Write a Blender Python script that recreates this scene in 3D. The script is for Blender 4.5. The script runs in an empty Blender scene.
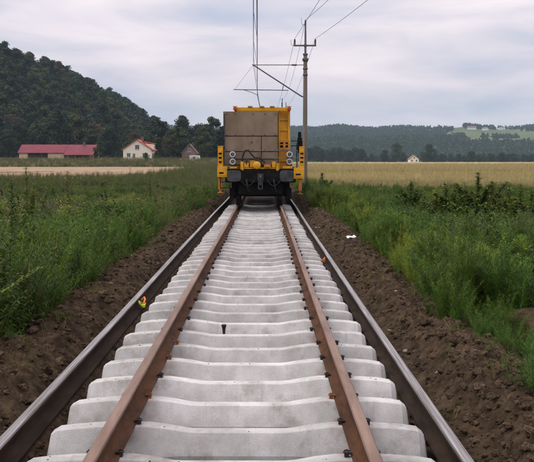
import bpy, bmesh, math, random
import numpy as np
from mathutils import Vector, Matrix, noise as mnoise

S = bpy.context.scene
COL = S.collection
R = math.radians
rng = random.Random(7)
nrg = np.random.default_rng(11)

# ------------------------------------------------------------------ camera
F534 = 830.0
cam_d = bpy.data.cameras.new('camera')
cam = bpy.data.objects.new('camera', cam_d)
COL.objects.link(cam)
cam_d.sensor_width = 36.0
cam_d.lens = 36.0 * F534 / 534.0
cam_d.clip_start = 0.1
cam_d.clip_end = 20000
CAM = Vector((0.168, 0.0, 1.955))
cam.location = CAM
cam.rotation_euler = (R(90) - math.atan(71 / F534), 0, -math.atan(3 / F534))
S.camera = cam

# ------------------------------------------------------------------ world, sun, exposure
SUN_EL, SUN_AZ = R(52), R(-92)        # soft sun behind thin cloud, off to the left
w = bpy.data.worlds.new('World')
S.world = w
w.use_nodes = True
nt = w.node_tree
nt.nodes.clear()
def N(tree, typ, **kw):
    n = tree.nodes.new(typ)
    for k, v in kw.items():
        if k in ('ins',):
            for a, b in v.items():
                n.inputs[a].default_value = b
        else:
            setattr(n, k, v)
    return n
def L(tree, a, b):
    tree.links.new(a, b)
out = N(nt, 'ShaderNodeOutputWorld')
bg = N(nt, 'ShaderNodeBackground')
bg.inputs['Strength'].default_value = 0.1
sky = N(nt, 'ShaderNodeTexSky', sky_type='NISHITA', sun_disc=False, sun_elevation=SUN_EL, sun_rotation=SUN_AZ)
tc = N(nt, 'ShaderNodeTexCoord')
mp = N(nt, 'ShaderNodeMapping')
mp.inputs['Scale'].default_value = (1.0, 1.0, 5.5)
mp.inputs['Location'].default_value = (3.1, 1.7, 0.35)
L(nt, tc.outputs['Generated'], mp.inputs['Vector'])
n1 = N(nt, 'ShaderNodeTexNoise', ins={'Scale': 3.2, 'Detail': 7.0, 'Roughness': 0.52, 'Distortion': 0.25})
n2 = N(nt, 'ShaderNodeTexNoise', ins={'Scale': 5.0, 'Detail': 8.0, 'Roughness': 0.50, 'Distortion': 0.35})
mp2 = N(nt, 'ShaderNodeMapping')
mp2.inputs['Scale'].default_value = (1.0, 1.0, 4.6)
mp2.inputs['Location'].default_value = (2.3, 5.4, 1.2)
L(nt, tc.outputs['Generated'], mp2.inputs['Vector'])
L(nt, mp.outputs[0], n1.inputs['Vector'])
L(nt, mp2.outputs[0], n2.inputs['Vector'])
# cloud body colour: slate blue shadow to warm pinkish grey
cr = N(nt, 'ShaderNodeValToRGB')
e = cr.color_ramp.elements
e[0].position, e[0].color = 0.28, (3.9, 4.1, 5.1, 1)
e[1].position, e[1].color = 0.70, (7.6, 6.75, 6.85, 1)
m_ = e.new(0.46); m_.color = (5.8, 5.35, 5.85, 1)
m_ = e.new(0.56); m_.color = (6.75, 6.0, 6.3, 1)
L(nt, n2.outputs['Fac'], cr.inputs['Fac'])
# cover
cv = N(nt, 'ShaderNodeMapRange', ins={'From Min': 0.36, 'From Max': 0.56, 'To Min': 0.80, 'To Max': 1.0})
L(nt, n1.outputs['Fac'], cv.inputs['Value'])
sx = N(nt, 'ShaderNodeSeparateXYZ')
L(nt, tc.outputs['Generated'], sx.inputs[0])
# an overcast sky is brighter overhead than along the horizon
el = N(nt, 'ShaderNodeMapRange', ins={'From Min': 0.0, 'From Max': 1.0, 'To Min': 1.0, 'To Max': 2.6})
L(nt, sx.outputs['Z'], el.inputs['Value'])
vm = N(nt, 'ShaderNodeVectorMath', operation='SCALE')
L(nt, cr.outputs['Color'], vm.inputs[0])
L(nt, el.outputs[0], vm.inputs['Scale'])
mix = N(nt, 'ShaderNodeMix', data_type='RGBA')
L(nt, cv.outputs[0], mix.inputs['Factor'])
L(nt, sky.outputs[0], mix.inputs['A'])
L(nt, vm.outputs[0], mix.inputs['B'])
L(nt, mix.outputs['Result'], bg.inputs['Color'])
L(nt, bg.outputs[0], out.inputs['Surface'])

sun_d = bpy.data.lights.new('sun', 'SUN')
sun_d.energy = 1.4
sun_d.angle = R(30)
sun_d.color = (1.0, 0.95, 0.88)
sun = bpy.data.objects.new('sun', sun_d)
COL.objects.link(sun)
# direction to the sun
sd = Vector((math.sin(SUN_AZ) * math.cos(SUN_EL), math.cos(SUN_AZ) * math.cos(SUN_EL), math.sin(SUN_EL)))
sun.rotation_euler = sd.to_track_quat('Z', 'Y').to_euler()

S.render.engine = 'CYCLES'
S.render.resolution_x, S.render.resolution_y = 1024, 886
S.view_settings.view_transform = 'Standard'
S.view_settings.look = 'None'
S.view_settings.exposure = 0.2
S.view_settings.gamma = 1.0
S.cycles.volume_bounces = 1
S.cycles.max_bounces = 8
S.cycles.transparent_max_bounces = 8

# ------------------------------------------------------------------ helpers
def tag(o, label=None, cat=None, group=None, kind=None):
    if label: o['label'] = label
    if cat: o['category'] = cat
    if group: o['group'] = group
    if kind: o['kind'] = kind
    return o
def empty(name, loc=(0, 0, 0), rz=0.0):
    o = bpy.data.objects.new(name, None)
    o.empty_display_size = 0.2
    COL.objects.link(o)
    o.location = loc
    o.rotation_euler = (0, 0, rz)
    return o
def link(name, me, parent=None):
    o = bpy.data.objects.new(name, me)
    COL.objects.link(o)
    if parent is not None: o.parent = parent
    return o
def copy_tree(o, parent=None):
    c = o.copy()
    COL.objects.link(c)
    c.parent = parent
    for ch in o.children:
        copy_tree(ch, c)
    return c

class MB:
    """collects faces for one mesh"""
    def __init__(s):
        s.v, s.f, s.m = [], [], []
    def face(s, pts, m=0):
        b = len(s.v); s.v += [tuple(p) for p in pts]; s.f.append(tuple(range(b, b + len(pts)))); s.m.append(m)
    def box(s, x0, x1, y0, y1, z0, z1, m=0, mat=None):
        b = len(s.v)
        P = [(x0, y0, z0), (x1, y0, z0), (x1, y1, z0), (x0, y1, z0), (x0, y0, z1), (x1, y0, z1), (x1, y1, z1), (x0, y1, z1)]
        if mat is not None: P = [tuple(mat @ Vector(p)) for p in P]
        s.v += P
        for q in ((0, 3, 2, 1), (4, 5, 6, 7), (0, 1, 5, 4), (1, 2, 6, 5), (2, 3, 7, 6), (3, 0, 4, 7)):
            s.f.append(tuple(b + i for i in q)); s.m.append(m)
        return s
    def ring_loft(s, rings, m=0, caps=True, closed=True):
        b = len(s.v); n = len(rings[0])
        for r in rings: s.v += [tuple(p) for p in r]
        for i in range(len(rings) - 1):
            for j in range(n if closed else n - 1):
                k = (j + 1) % n
                s.f.append((b + i * n + j, b + i * n + k, b + (i + 1) * n + k, b + (i + 1) * n + j)); s.m.append(m)
        if caps and closed:
            s.f.append(tuple(b + j for j in reversed(range(n)))); s.m.append(m)
            s.f.append(tuple(b + (len(rings) - 1) * n + j for j in range(n))); s.m.append(m)
        return s
    def tube(s, pts, r, n=8, m=0, caps=True):
        pts = [Vector(p) for p in pts]
        rs = r if isinstance(r, (list, tuple)) else [r] * len(pts)
        rings = []; prev = None
        for i, p in enumerate(pts):
            t = (pts[min(i + 1, len(pts) - 1)] - pts[max(i - 1, 0)]).normalized()
            if prev is None:
                a = Vector((0, 0, 1)) if abs(t.z) < 0.9 else Vector((1, 0, 0))
                u = t.cross(a).normalized()
            else:
                u = (prev - t * prev.dot(t)).normalized()
            prev = u; v = t.cross(u)
            rings.append([p + (u * math.cos(2 * math.pi * j / n) + v * math.sin(2 * math.pi * j / n)) * rs[i] for j in range(n)])
        return s.ring_loft(rings, m, caps)
    def lathe(s, prof, origin, axis='z', n=16, m=0):
        o = Vector(origin); rings = []
        for r, h in prof:
            ring = []
            for j in range(n):
                a = 2 * math.pi * j / n
                c, d = r * math.cos(a), r * math.sin(a)
                ring.append(o + (Vector((c, d, h)) if axis == 'z' else Vector((c, h, -d)) if axis == 'y' else Vector((h, c, d))))
            rings.append(ring)
        return s.ring_loft(rings, m)
    def mesh(s, name, mats, smooth=None):
        me = bpy.data.meshes.new(name)
        me.from_pydata(s.v, [], s.f)
        for mt in (mats if isinstance(mats, (list, tuple)) else [mats]): me.materials.append(mt)
        me.polygons.foreach_set('material_index', s.m)
        me.update()
        if smooth is not None:
            me.shade_smooth(); me.set_sharp_from_angle(angle=R(smooth))
        return me
    def build(s, name, mats, parent=None, smooth=None, bevel=0.0):
        o = link(name, s.mesh(name, mats, smooth), parent)
        if bevel:
            md = o.modifiers.new('edge', 'BEVEL'); md.width = bevel; md.segments = 2; md.limit_method = 'ANGLE'
        return o

def grid_mesh(name, xs, ys, zf, mat, smooth=True):
    X, Y = np.meshgrid(xs, ys)
    Z = zf(X, Y)
    v = np.stack([X, Y, Z], -1).reshape(-1, 3)
    nx, ny = len(xs), len(ys)
    i = np.arange(nx - 1)[None, :] + nx * np.arange(ny - 1)[:, None]
    f = np.stack([i, i + 1, i + 1 + nx, i + nx], -1).reshape(-1, 4)
    me = bpy.data.meshes.new(name)
    me.from_pydata(v.tolist(), [], f.tolist())
    me.materials.append(mat)
    if smooth: me.shade_smooth()
    return me

# 2D value-noise fbm in numpy
_perm = nrg.random((256, 256))
def vnoise(x, y):
    xi, yi = np.floor(x).astype(int), np.floor(y).astype(int)
    fx, fy = x - xi, y - yi
    fx = fx * fx * (3 - 2 * fx); fy = fy * fy * (3 - 2 * fy)
    g = lambda a, b: _perm[a & 255, b & 255]
    return (g(xi, yi) * (1 - fx) + g(xi + 1, yi) * fx) * (1 - fy) + (g(xi, yi + 1) * (1 - fx) + g(xi + 1, yi + 1) * fx) * fy
def fbm(x, y, o=4):
    s, a, t = 0, 0.5, 0
    for k in range(o):
        s = s + a * vnoise(x + 17.3 * k, y + 5.1 * k); t += a
        x, y, a = x * 2.03, y * 2.03, a * 0.5
    return s / t - 0.5
def sstep(a, b, x):
    t = np.clip((x - a) / (b - a), 0, 1)
    return t * t * (3 - 2 * t)

# ------------------------------------------------------------------ materials
def mat_base(name):
    m = bpy.data.materials.new(name)
    m.use_nodes = True
    t = m.node_tree
    return m, t, t.nodes['Principled BSDF']
def surf(name, c1, c2, scale=4.0, rough=0.8, metal=0.0, bump=0.0, bscale=None, c3=None, detail=6.0, objrand=0.0, coord='Object', stretch=(1, 1, 1), spec=0.3, lo=0.35, hi=0.68):
    """procedural surface: noise between colours, optional second blotch colour, bump, per-object variation"""
    m, t, p = mat_base(name)
    tc = N(t, 'ShaderNodeTexCoord')
    mp = N(t, 'ShaderNodeMapping'); mp.inputs['Scale'].default_value = stretch
    L(t, tc.outputs[coord], mp.inputs['Vector'])
    src = mp.outputs[0]
    if objrand:
        oi = N(t, 'ShaderNodeObjectInfo')
        ad = N(t, 'ShaderNodeVectorMath', operation='ADD')
        cb = N(t, 'ShaderNodeMath', operation='MULTIPLY'); cb.inputs[1].default_value = 57.0
        L(t, oi.outputs['Random'], cb.inputs[0])
        L(t, src, ad.inputs[0]); L(t, cb.outputs[0], ad.inputs[1])
        src = ad.outputs[0]
    n = N(t, 'ShaderNodeTexNoise', ins={'Scale': scale, 'Detail': detail, 'Roughness': 0.6})
    L(t, src, n.inputs['Vector'])
    r = N(t, 'ShaderNodeValToRGB')
    r.color_ramp.elements[0].position = lo; r.color_ramp.elements[0].color = (*c1, 1)
    r.color_ramp.elements[1].position = hi; r.color_ramp.elements[1].color = (*c2, 1)
    L(t, n.outputs['Fac'], r.inputs['Fac'])
    colr = r.outputs['Color']
    if c3:
        n3 = N(t, 'ShaderNodeTexNoise', ins={'Scale': scale * 0.37, 'Detail': 5.0, 'Roughness': 0.65})
        L(t, src, n3.inputs['Vector'])
        mr = N(t, 'ShaderNodeMapRange', ins={'From Min': 0.52, 'From Max': 0.68})
        L(t, n3.outputs['Fac'], mr.inputs['Value'])
        mx = N(t, 'ShaderNodeMix', data_type='RGBA')
        L(t, mr.outputs[0], mx.inputs['Factor']); L(t, colr, mx.inputs['A']); mx.inputs['B'].default_value = (*c3, 1)
        colr = mx.outputs['Result']
    if objrand:
        hs = N(t, 'ShaderNodeHueSaturation')
        mr2 = N(t, 'ShaderNodeMapRange', ins={'To Min': 1 - objrand, 'To Max': 1 + objrand})
        L(t, oi.outputs['Random'], mr2.inputs['Value']); L(t, mr2.outputs[0], hs.inputs['Value'])
        L(t, colr, hs.inputs['Color']); colr = hs.outputs['Color']
    L(t, colr, p.inputs['Base Color'])
    p.inputs['Roughness'].default_value = rough
    p.inputs['Metallic'].default_value = metal
    p.inputs['Specular IOR Level'].default_value = spec
    if bump:
        nb = N(t, 'ShaderNodeTexNoise', ins={'Scale': bscale or scale * 4, 'Detail': 8.0, 'Roughness': 0.65})
        L(t, src, nb.inputs['Vector'])
        bp = N(t, 'ShaderNodeBump', ins={'Strength': bump, 'Distance': 0.02})
        L(t, nb.outputs['Fac'], bp.inputs['Height']); L(t, bp.outputs[0], p.inputs['Normal'])
    return m
def leafmat(name, col, var=0.35, hue=0.04, trans=0.3, rough=0.6):
    """foliage: per-instance and per-clump colour variation, some translucency"""
    m, t, p = mat_base(name)
    oi = N(t, 'ShaderNodeObjectInfo')
    ge = N(t, 'ShaderNodeNewGeometry')
    at = N(t, 'ShaderNodeAttribute', attribute_name='tint')
    hs = N(t, 'ShaderNodeHueSaturation'); hs.inputs['Color'].default_value = (*col, 1)
    a = N(t, 'ShaderNodeMapRange', ins={'To Min': 1 - var, 'To Max': 1 + var}); L(t, ge.outputs['Random Per Island'], a.inputs['Value'])
    b = N(t, 'ShaderNodeMapRange', ins={'To Min': 0.5 - hue, 'To Max': 0.5 + hue}); L(t, oi.outputs['Random'], b.inputs['Value'])
    c = N(t, 'ShaderNodeMapRange', ins={'From Min': -0.5, 'From Max': 0.5, 'To Min': 1 - var, 'To Max': 1 + var}); L(t, at.outputs['Fac'], c.inputs['Value'])
    ml = N(t, 'ShaderNodeMath', operation='MULTIPLY'); L(t, a.outputs[0], ml.inputs[0]); L(t, c.outputs[0], ml.inputs[1])
    L(t, b.outputs[0], hs.inputs['Hue']); L(t, ml.outputs[0], hs.inputs['Value'])
    L(t, hs.outputs[0], p.inputs['Base Color'])
    p.inputs['Roughness'].default_value = rough
    p.inputs['Specular IOR Level'].default_value = 0.25
    if trans:
        tr = N(t, 'ShaderNodeBsdfTranslucent'); L(t, hs.outputs[0], tr.inputs['Color'])
        mx = N(t, 'ShaderNodeMixShader'); mx.inputs[0].default_value = trans
        o = t.nodes['Material Output']
        L(t, p.outputs[0], mx.inputs[1]); L(t, tr.outputs[0], mx.inputs[2]); L(t, mx.outputs[0], o.inputs['Surface'])
    return m

M = {}
def concrete_mat():
    """cast concrete: cement bloom, pores, mould streaks, grime patches, rust bleeding round the rail seats"""
    m, t, p = mat_base('sleeper_concrete')
    tc = N(t, 'ShaderNodeTexCoord'); oi = N(t, 'ShaderNodeObjectInfo')
    k = N(t, 'ShaderNodeMath', operation='MULTIPLY'); k.inputs[1].default_value = 91.0; L(t, oi.outputs['Random'], k.inputs[0])
    ad = N(t, 'ShaderNodeVectorMath', operation='ADD'); L(t, tc.outputs['Object'], ad.inputs[0]); L(t, k.outputs[0], ad.inputs[1])
    def noise(sc, det, ro, st=(1, 1, 1)):
        mp = N(t, 'ShaderNodeMapping'); mp.inputs['Scale'].default_value = st; L(t, ad.outputs[0], mp.inputs['Vector'])
        n = N(t, 'ShaderNodeTexNoise', ins={'Scale': sc, 'Detail': det, 'Roughness': ro}); L(t, mp.outputs[0], n.inputs['Vector']); return n.outputs['Fac']
    def ramp(src, lo, hi, a=0.0, b=1.0):
        r = N(t, 'ShaderNodeMapRange', ins={'From Min': lo, 'From Max': hi, 'To Min': a, 'To Max': b}); L(t, src, r.inputs['Value']); return r.outputs[0]
    def mixc(f, A, B):
        x = N(t, 'ShaderNodeMix', data_type='RGBA'); L(t, f, x.inputs['Factor'])
        for q, v in (('A', A), ('B', B)):
            if isinstance(v, tuple): x.inputs[q].default_value = (*v, 1)
            else: L(t, v, x.inputs[q])
        return x.outputs['Result']
    c = mixc(ramp(noise(4.0, 8, .62), .36, .66), (0.41, 0.405, 0.385), (0.595, 0.592, 0.575))
    c = mixc(ramp(noise(2.3, 6, .68), .53, .70, 0, .8), c, (0.235, 0.215, 0.18))
    c = mixc(ramp(noise(3.0, 5, .6, (6, 1, .6)), .58, .72, 0, .35), c, (0.23, 0.218, 0.195))
    c = mixc(ramp(noise(120, 3, .6), .60, .70, 0, .55), c, (0.20, 0.185, 0.17))
    sx = N(t, 'ShaderNodeSeparateXYZ'); L(t, tc.outputs['Object'], sx.inputs[0])
    ab = N(t, 'ShaderNodeMath', operation='ABSOLUTE'); L(t, sx.outputs['X'], ab.inputs[0])
    sb = N(t, 'ShaderNodeMath', operation='SUBTRACT'); L(t, ab.outputs[0], sb.inputs[0]); sb.inputs[1].default_value = 0.7535
    a2 = N(t, 'ShaderNodeMath', operation='ABSOLUTE'); L(t, sb.outputs[0], a2.inputs[0])
    near = ramp(a2.outputs[0], .06, .20, 1, 0)
    mm = N(t, 'ShaderNodeMath', operation='MULTIPLY'); L(t, near, mm.inputs[0]); L(t, ramp(noise(7, 5, .65), .45, .68, 0, .6), mm.inputs[1])
    c = mixc(mm.outputs[0], c, (0.27, 0.15, 0.085))
    hs = N(t, 'ShaderNodeHueSaturation'); L(t, c, hs.inputs['Color']); L(t, ramp(oi.outputs['Random'], 0, 1, .76, 1.08), hs.inputs['Value'])
    L(t, hs.outputs[0], p.inputs['Base Color'])
    p.inputs['Roughness'].default_value = .9; p.inputs['Specular IOR Level'].default_value = .2
    bp = N(t, 'ShaderNodeBump', ins={'Strength': .5, 'Distance': .006}); L(t, noise(70, 8, .7), bp.inputs['Height']); L(t, bp.outputs[0], p.inputs['Normal'])
    return m
M['concrete'] = concrete_mat()
M['rust'] = surf('rail_rust', (0.050, 0.024, 0.012), (0.125, 0.056, 0.027), 9.0, 0.8, metal=0.0, bump=0.3, bscale=40, c3=(0.030, 0.016, 0.010), stretch=(1, 0.35, 1), spec=0.12)
M['rust_head'] = surf('rail_head_rust', (0.14, 0.082, 0.054), (0.27, 0.175, 0.125), 9.0, 0.5, metal=0.25, bump=0.15, bscale=40, c3=(0.12, 0.06, 0.04), stretch=(1, 0.12, 1), spec=0.4)
M['railside'] = surf('rail_side_brown', (0.016, 0.011, 0.008), (0.045, 0.029, 0.020), 9.0, 0.85, metal=0.0, bump=0.25, bscale=40, c3=(0.030, 0.022, 0.017), stretch=(1, 0.25, 1), spec=0.1)
M['railworn'] = surf('rail_head_worn_steel', (0.14, 0.125, 0.115), (0.46, 0.45, 0.44), 8.0, 0.38, metal=0.7, bump=0.1, bscale=30, c3=(0.10, 0.08, 0.068), stretch=(9, 0.14, 1))
M['clip'] = surf('clip_iron', (0.022, 0.02, 0.019), (0.06, 0.05, 0.045), 20, 0.55, metal=0.4)
M['clip_rust'] = surf('clip_rust', (0.15, 0.055, 0.022), (0.25, 0.10, 0.04), 20, 0.7)
M['soil'] = surf('soil', (0.022, 0.015, 0.0085), (0.096, 0.066, 0.040), 7.0, 0.95, bump=1.0, bscale=22, c3=(0.032, 0.021, 0.014), spec=0.1)
M['bed'] = surf('bed_soil', (0.02, 0.015, 0.012), (0.06, 0.045, 0.038), 9.0, 0.95, bump=0.8, bscale=30, spec=0.1)
M['clod'] = surf('soil_clod', (0.030, 0.021, 0.012), (0.17, 0.118, 0.074), 6.0, 0.95, bump=0.7, bscale=30, objrand=0.4, spec=0.1)
M['stone'] = surf('pale_stone', (0.20, 0.17, 0.15), (0.38, 0.34, 0.30), 9.0, 0.9, bump=0.5, objrand=0.2)
M['ground'] = surf('ground_grass', (0.035, 0.048, 0.018), (0.10, 0.095, 0.042), 0.35, 0.95, bump=0.4, bscale=3, c3=(0.10, 0.085, 0.045), spec=0.1)
M['stubble'] = surf('stubble', (0.26, 0.18, 0.11), (0.38, 0.275, 0.18), 0.12, 0.95, bump=0.3, bscale=4, c3=(0.22, 0.165, 0.10), stretch=(1, 2.5, 1), spec=0.1)
M['grain'] = surf('grain_ground', (0.25, 0.20, 0.085), (0.38, 0.31, 0.145), 0.05, 0.95, bump=0.5, bscale=2, c3=(0.20, 0.17, 0.07), stretch=(0.6, 1.6, 1), spec=0.1)
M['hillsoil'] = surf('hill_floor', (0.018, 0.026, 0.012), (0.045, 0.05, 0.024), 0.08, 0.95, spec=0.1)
M['farhill'] = surf('far_hill_meadow', (0.058, 0.088, 0.034), (0.125, 0.14, 0.06), 0.006, 0.95, c3=(0.10, 0.14, 0.05), spec=0.1)
M['yellow'] = surf('yellow_paint', (0.60, 0.28, 0.006), (0.76, 0.39, 0.010), 2.5, 0.5, bump=0.05, c3=(0.36, 0.18, 0.02), spec=0.4)
M['orange'] = surf('faded_orange_paint', (0.42, 0.15, 0.02), (0.55, 0.23, 0.03), 4, 0.55, c3=(0.25, 0.10, 0.03))
M['tanpanel'] = surf('weathered_board', (0.19, 0.138, 0.092), (0.285, 0.22, 0.155), 2.2, 0.8, bump=0.12, bscale=25, c3=(0.17, 0.105, 0.065), stretch=(1, 1, 0.5))
M['dark'] = surf('grimy_black_steel', (0.006, 0.006, 0.0065), (0.022, 0.02, 0.018), 5, 0.8, metal=0.0, bump=0.15, spec=0.08)
M['greysteel'] = surf('grey_steel', (0.035, 0.037, 0.042), (0.08, 0.082, 0.088), 5, 0.55, metal=0.3)
M['wheel'] = surf('wheel_steel', (0.02, 0.015, 0.012), (0.06, 0.045, 0.035), 6, 0.6, metal=0.4)
M['white'] = surf('white_paint', (0.36, 0.34, 0.31), (0.60, 0.58, 0.54), 3, 0.5, c3=(0.36, 0.33, 0.29))
M['lens'] = surf('lamp_glass', (0.05, 0.055, 0.06), (0.12, 0.13, 0.14), 5, 0.12, spec=0.7)
M['red'] = surf('red_lamp', (0.42, 0.03, 0.015), (0.58, 0.06, 0.03), 5, 0.35, spec=0.5)
M['rubber'] = surf('black_rubber', (0.012, 0.012, 0.012), (0.03, 0.03, 0.03), 8, 0.6)
M['mast'] = surf('mast_concrete', (0.12, 0.105, 0.088), (0.215, 0.19, 0.16), 2.0, 0.85, bump=0.2, c3=(0.13, 0.12, 0.11), stretch=(1, 1, 0.3))
M['galv'] = surf('dull_galvanised_steel', (0.09, 0.09, 0.095), (0.17, 0.17, 0.175), 6, 0.55, metal=0.4)
M['wire'] = surf('wire_copper_dull', (0.06, 0.058, 0.06), (0.10, 0.095, 0.095), 4, 0.5, metal=0.4)
M['ceramic'] = surf('brown_insulator', (0.05, 0.025, 0.018), (0.09, 0.05, 0.035), 5, 0.25, spec=0.6)
M['cream'] = surf('cream_render', (0.76, 0.71, 0.57), (0.83, 0.79, 0.66), 0.8, 0.85, bump=0.05)
M['paleyellow'] = surf('pale_yellow_render', (0.55, 0.44, 0.27), (0.66, 0.55, 0.36), 0.8, 0.85)
M['brownwood'] = surf('brown_barn_boards', (0.12, 0.06, 0.04), (0.20, 0.11, 0.08), 1.5, 0.85)
M['maroon'] = surf('maroon_sheet_roof', (0.15, 0.022, 0.034), (0.20, 0.035, 0.048), 0.6, 0.7, c3=(0.13, 0.026, 0.034))
M['redroof'] = surf('red_tile_roof', (0.40, 0.06, 0.035), (0.52, 0.10, 0.06), 0.8, 0.6)
M['brownroof'] = surf('brown_tile_roof', (0.13, 0.082, 0.068), (0.20, 0.135, 0.115), 0.8, 0.8)
M['whitewall'] = surf('white_render', (0.66, 0.64, 0.60), (0.78, 0.77, 0.73), 0.8, 0.85)
M['glass'] = surf('window_glass', (0.03, 0.035, 0.045), (0.07, 0.08, 0.10), 0.5, 0.1, spec=0.7)
M['opening'] = surf('opening_shade', (0.02, 0.018, 0.016), (0.05, 0.045, 0.04), 0.5, 0.9)  # near-black colour stands in for the shaded inside of the barn opening
M['bark'] = surf('bark', (0.045, 0.035, 0.027), (0.10, 0.08, 0.062), 4, 0.9, bump=0.5)
M['litter'] = surf('white_paper', (0.72, 0.71, 0.68), (0.80, 0.79, 0.77), 9, 0.7)
M['limeplastic'] = surf('lime_plastic', (0.42, 0.55, 0.02), (0.55, 0.68, 0.05), 9, 0.4)
M['orangeplastic'] = surf('orange_plastic', (0.62, 0.16, 0.02), (0.72, 0.24, 0.04), 9, 0.4)

# ------------------------------------------------------------------ ground
def gz(x, y):
    """ground height, shared by everything that stands on the land"""
    x = np.asarray(x, float); y = np.asarray(y, float)
    ax = np.abs(x)
    z = -0.05 - 0.30 * sstep(2.4, 4.5, ax)
    left = sstep(-3.5, -14, x)
    z = z + left * (0.55 * sstep(30, 85, y) + 1.75 * sstep(200, 250, y) + 0.9 * sstep(250, 300, y))
    z = z + (1 - left) * 0.25 * sstep(60, 140, y) * sstep(3, 10, ax)
    amp = sstep(3.0, 7.0, ax) * (1 - 0.75 * sstep(60, 200, y))
    return z + amp * 0.28 * fbm(x * 0.35 + 40, y * 0.35 + 90, 3)
def gz1(x, y): return float(gz(x, y))

def spread(a, b, n, p): 
    t = np.linspace(0, 1, n); return a + (b - a) * t ** p
xs = np.concatenate([-spread(0, 6000, 110, 4.0)[::-1], spread(0, 6000, 110, 4.0)[1:]])
ys = np.concatenate([-spread(0, 400, 14, 2.5)[::-1], spread(0, 8000, 190, 3.2)[1:]])
g = link('ground', grid_mesh('ground', xs, ys, gz, M['ground']))
tag(g, 'rough grassy land on both sides of the track', 'ground', kind='structure')
g = link('stubble_field', grid_mesh('stubble_field', np.linspace(-150, -8, 76), np.linspace(78, 204, 50), lambda x, y: gz(x, y) + 0.03 - 0.4 * sstep(-12, -8, x) , M['stubble']))
tag(g, 'pale tan stubble field left of the train', 'field', kind='structure')
g = link('grain_field', grid_mesh('grain_field', np.concatenate([np.linspace(3.4, 60, 70), np.linspace(66, 420, 40)]), np.linspace(52, 640, 120),
         lambda x, y: gz(x, y) - 0.10 + 0.50 * sstep(56, 78, y) * sstep(3.4, 7, x) + 0.15 * fbm(x * 0.3, y * 0.3), M['grain']))
tag(g, 'golden ripe field right of the train', 'field', kind='structure')
# track bed under the sleepers
bx = np.linspace(-1.42, 1.42, 30); by = np.linspace(-4, 45, 400)
g = link('track_bed', grid_mesh('track_bed', bx, by, lambda x, y: -0.012 + 0.02 * fbm(x * 9, y * 9) , M['bed']))
tag(g, 'dark earth bed under the sleepers', 'track bed', kind='structure')
g = link('track_bed', grid_mesh('track_bed', np.linspace(-2.6, 2.6, 12), np.linspace(45, 420, 200), lambda x, y: 0.06 + 0.03 * fbm(x * 3, y * 3) - 0.3 * sstep(1.8, 2.6, np.abs(x)), M['bed']))
tag(g, 'track bed going on beyond the train', 'track bed', kind='structure')

# banks of dug earth outside the outer rails
def bank_height(side):
    def f(x, y):
        ax = np.abs(x)
        wob = 0.25 * fbm(y * 0.5 + 31 * side, y * 0 + 3.3, 3)
        top = 1.86 + wob
        r_in = sstep(1.27, 1.37, ax) * 0.073
        hump = sstep(1.50, 1.85, ax) * (0.24 + 0.20 * fbm(x * 0 + 5 * side, y * 0.9, 3)) * (1 - sstep(top + 0.1, top + 0.95, ax))
        base = -0.25 * sstep(2.5, 3.3, ax)
        a = sstep(1.47, 1.70, ax)
        rough = a * (0.20 * fbm(x * 3.4 + 9, y * 3.4, 4) + 0.17 * np.abs(fbm(x * 9, y * 9 + 50, 4)) + 0.075 * np.abs(fbm(x * 27, y * 27 + 20, 3)) - .035) + 0.012 * fbm(x * 20, y * 20, 2)
        return 0.012 + r_in + hump + base + rough - 0.35 * sstep(3.1, 3.5, ax) - 0.03
    return f
for side in (-1, 1):
    bxs = np.concatenate([np.linspace(1.26, 1.5, 8)[:-1], np.linspace(1.5, 2.7, 90)[:-1], np.linspace(2.7, 3.5, 14)]) * side
    if side < 0: bxs = bxs[::-1]
    bys = np.concatenate([np.linspace(2, 14, 820)[:-1], np.linspace(14, 60, 560)])
    o = link('earth_bank', grid_mesh('earth_bank', bxs, bys, bank_height(side), M['soil']))
    tag(o, 'bank of dug brown earth along the %s outer rail' % ('left' if side < 0 else 'right'), 'earth bank', kind='structure')

# ------------------------------------------------------------------ hills
def lerp_tab(tab):
    a = np.array(tab, float)
    return lambda x: np.interp(x, a[:, 0], a[:, 1])
hl = lerp_tab([(-700, 80), (-300, 66), (-200, 54), (-143, 46.5), (-124, 42), (-110, 36), (-92, 26), (-74, 14), (-66, 9), (-60, 6.5), (-48, 5), (-36, 3.0), (-15, 1), (30, 0), (80, 0)])
def hillL(x, y):
    y = np.asarray(y, float); x = np.asarray(x, float)
    return 2.0 + hl(x) * sstep(285, 450, y) * (1 - sstep(600, 900, y)) + 4 * fbm(x * 0.02, y * 0.02) * sstep(285, 330, y) - 4 * (1 - sstep(270, 290, y)) - 8 * sstep(-18, 15, x)
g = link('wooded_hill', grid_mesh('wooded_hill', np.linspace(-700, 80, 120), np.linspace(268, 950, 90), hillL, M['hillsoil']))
tag(g, 'steep wooded hill rising on the left', 'hill', kind='structure')

# far ridge: height by bearing, seen beyond the right field
hr = lerp_tab([(-1200, 150), (-900, 130), (-500, 95), (-150, 72), (50, 71), (120, 70), (180, 77), (250, 70), (330, 75), (400, 74), (480, 80), (530, 76), (600, 74), (660, 80), (800, 90), (1100, 110), (2000, 120), (3200, 100)])
def hillR(x, y):
    y = np.asarray(y, float); x = np.asarray(x, float)
    u = x * 2000 / np.maximum(y, 900)
    z = hr(u) * (0.50 * sstep(1050, 1500, y) + 0.50 * sstep(1450, 2050, y)) * (1 - 0.8 * sstep(2300, 3300, y))
    return z + 14 * fbm(x * 0.004, y * 0.004) * sstep(1050, 1500, y) - 5 * (1 - sstep(1000, 1060, y)) - 10 * sstep(3000, 3300, y)
g = link('far_hill', grid_mesh('far_hill', np.linspace(-1900, 3200, 170), np.linspace(990, 3300, 90), hillR, M['farhill']))
tag(g, 'long hazy hill with woods and meadows on the horizon', 'hill', kind='structure')
hillRv = lambda x, y: float(hillR(x, y))

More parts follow.
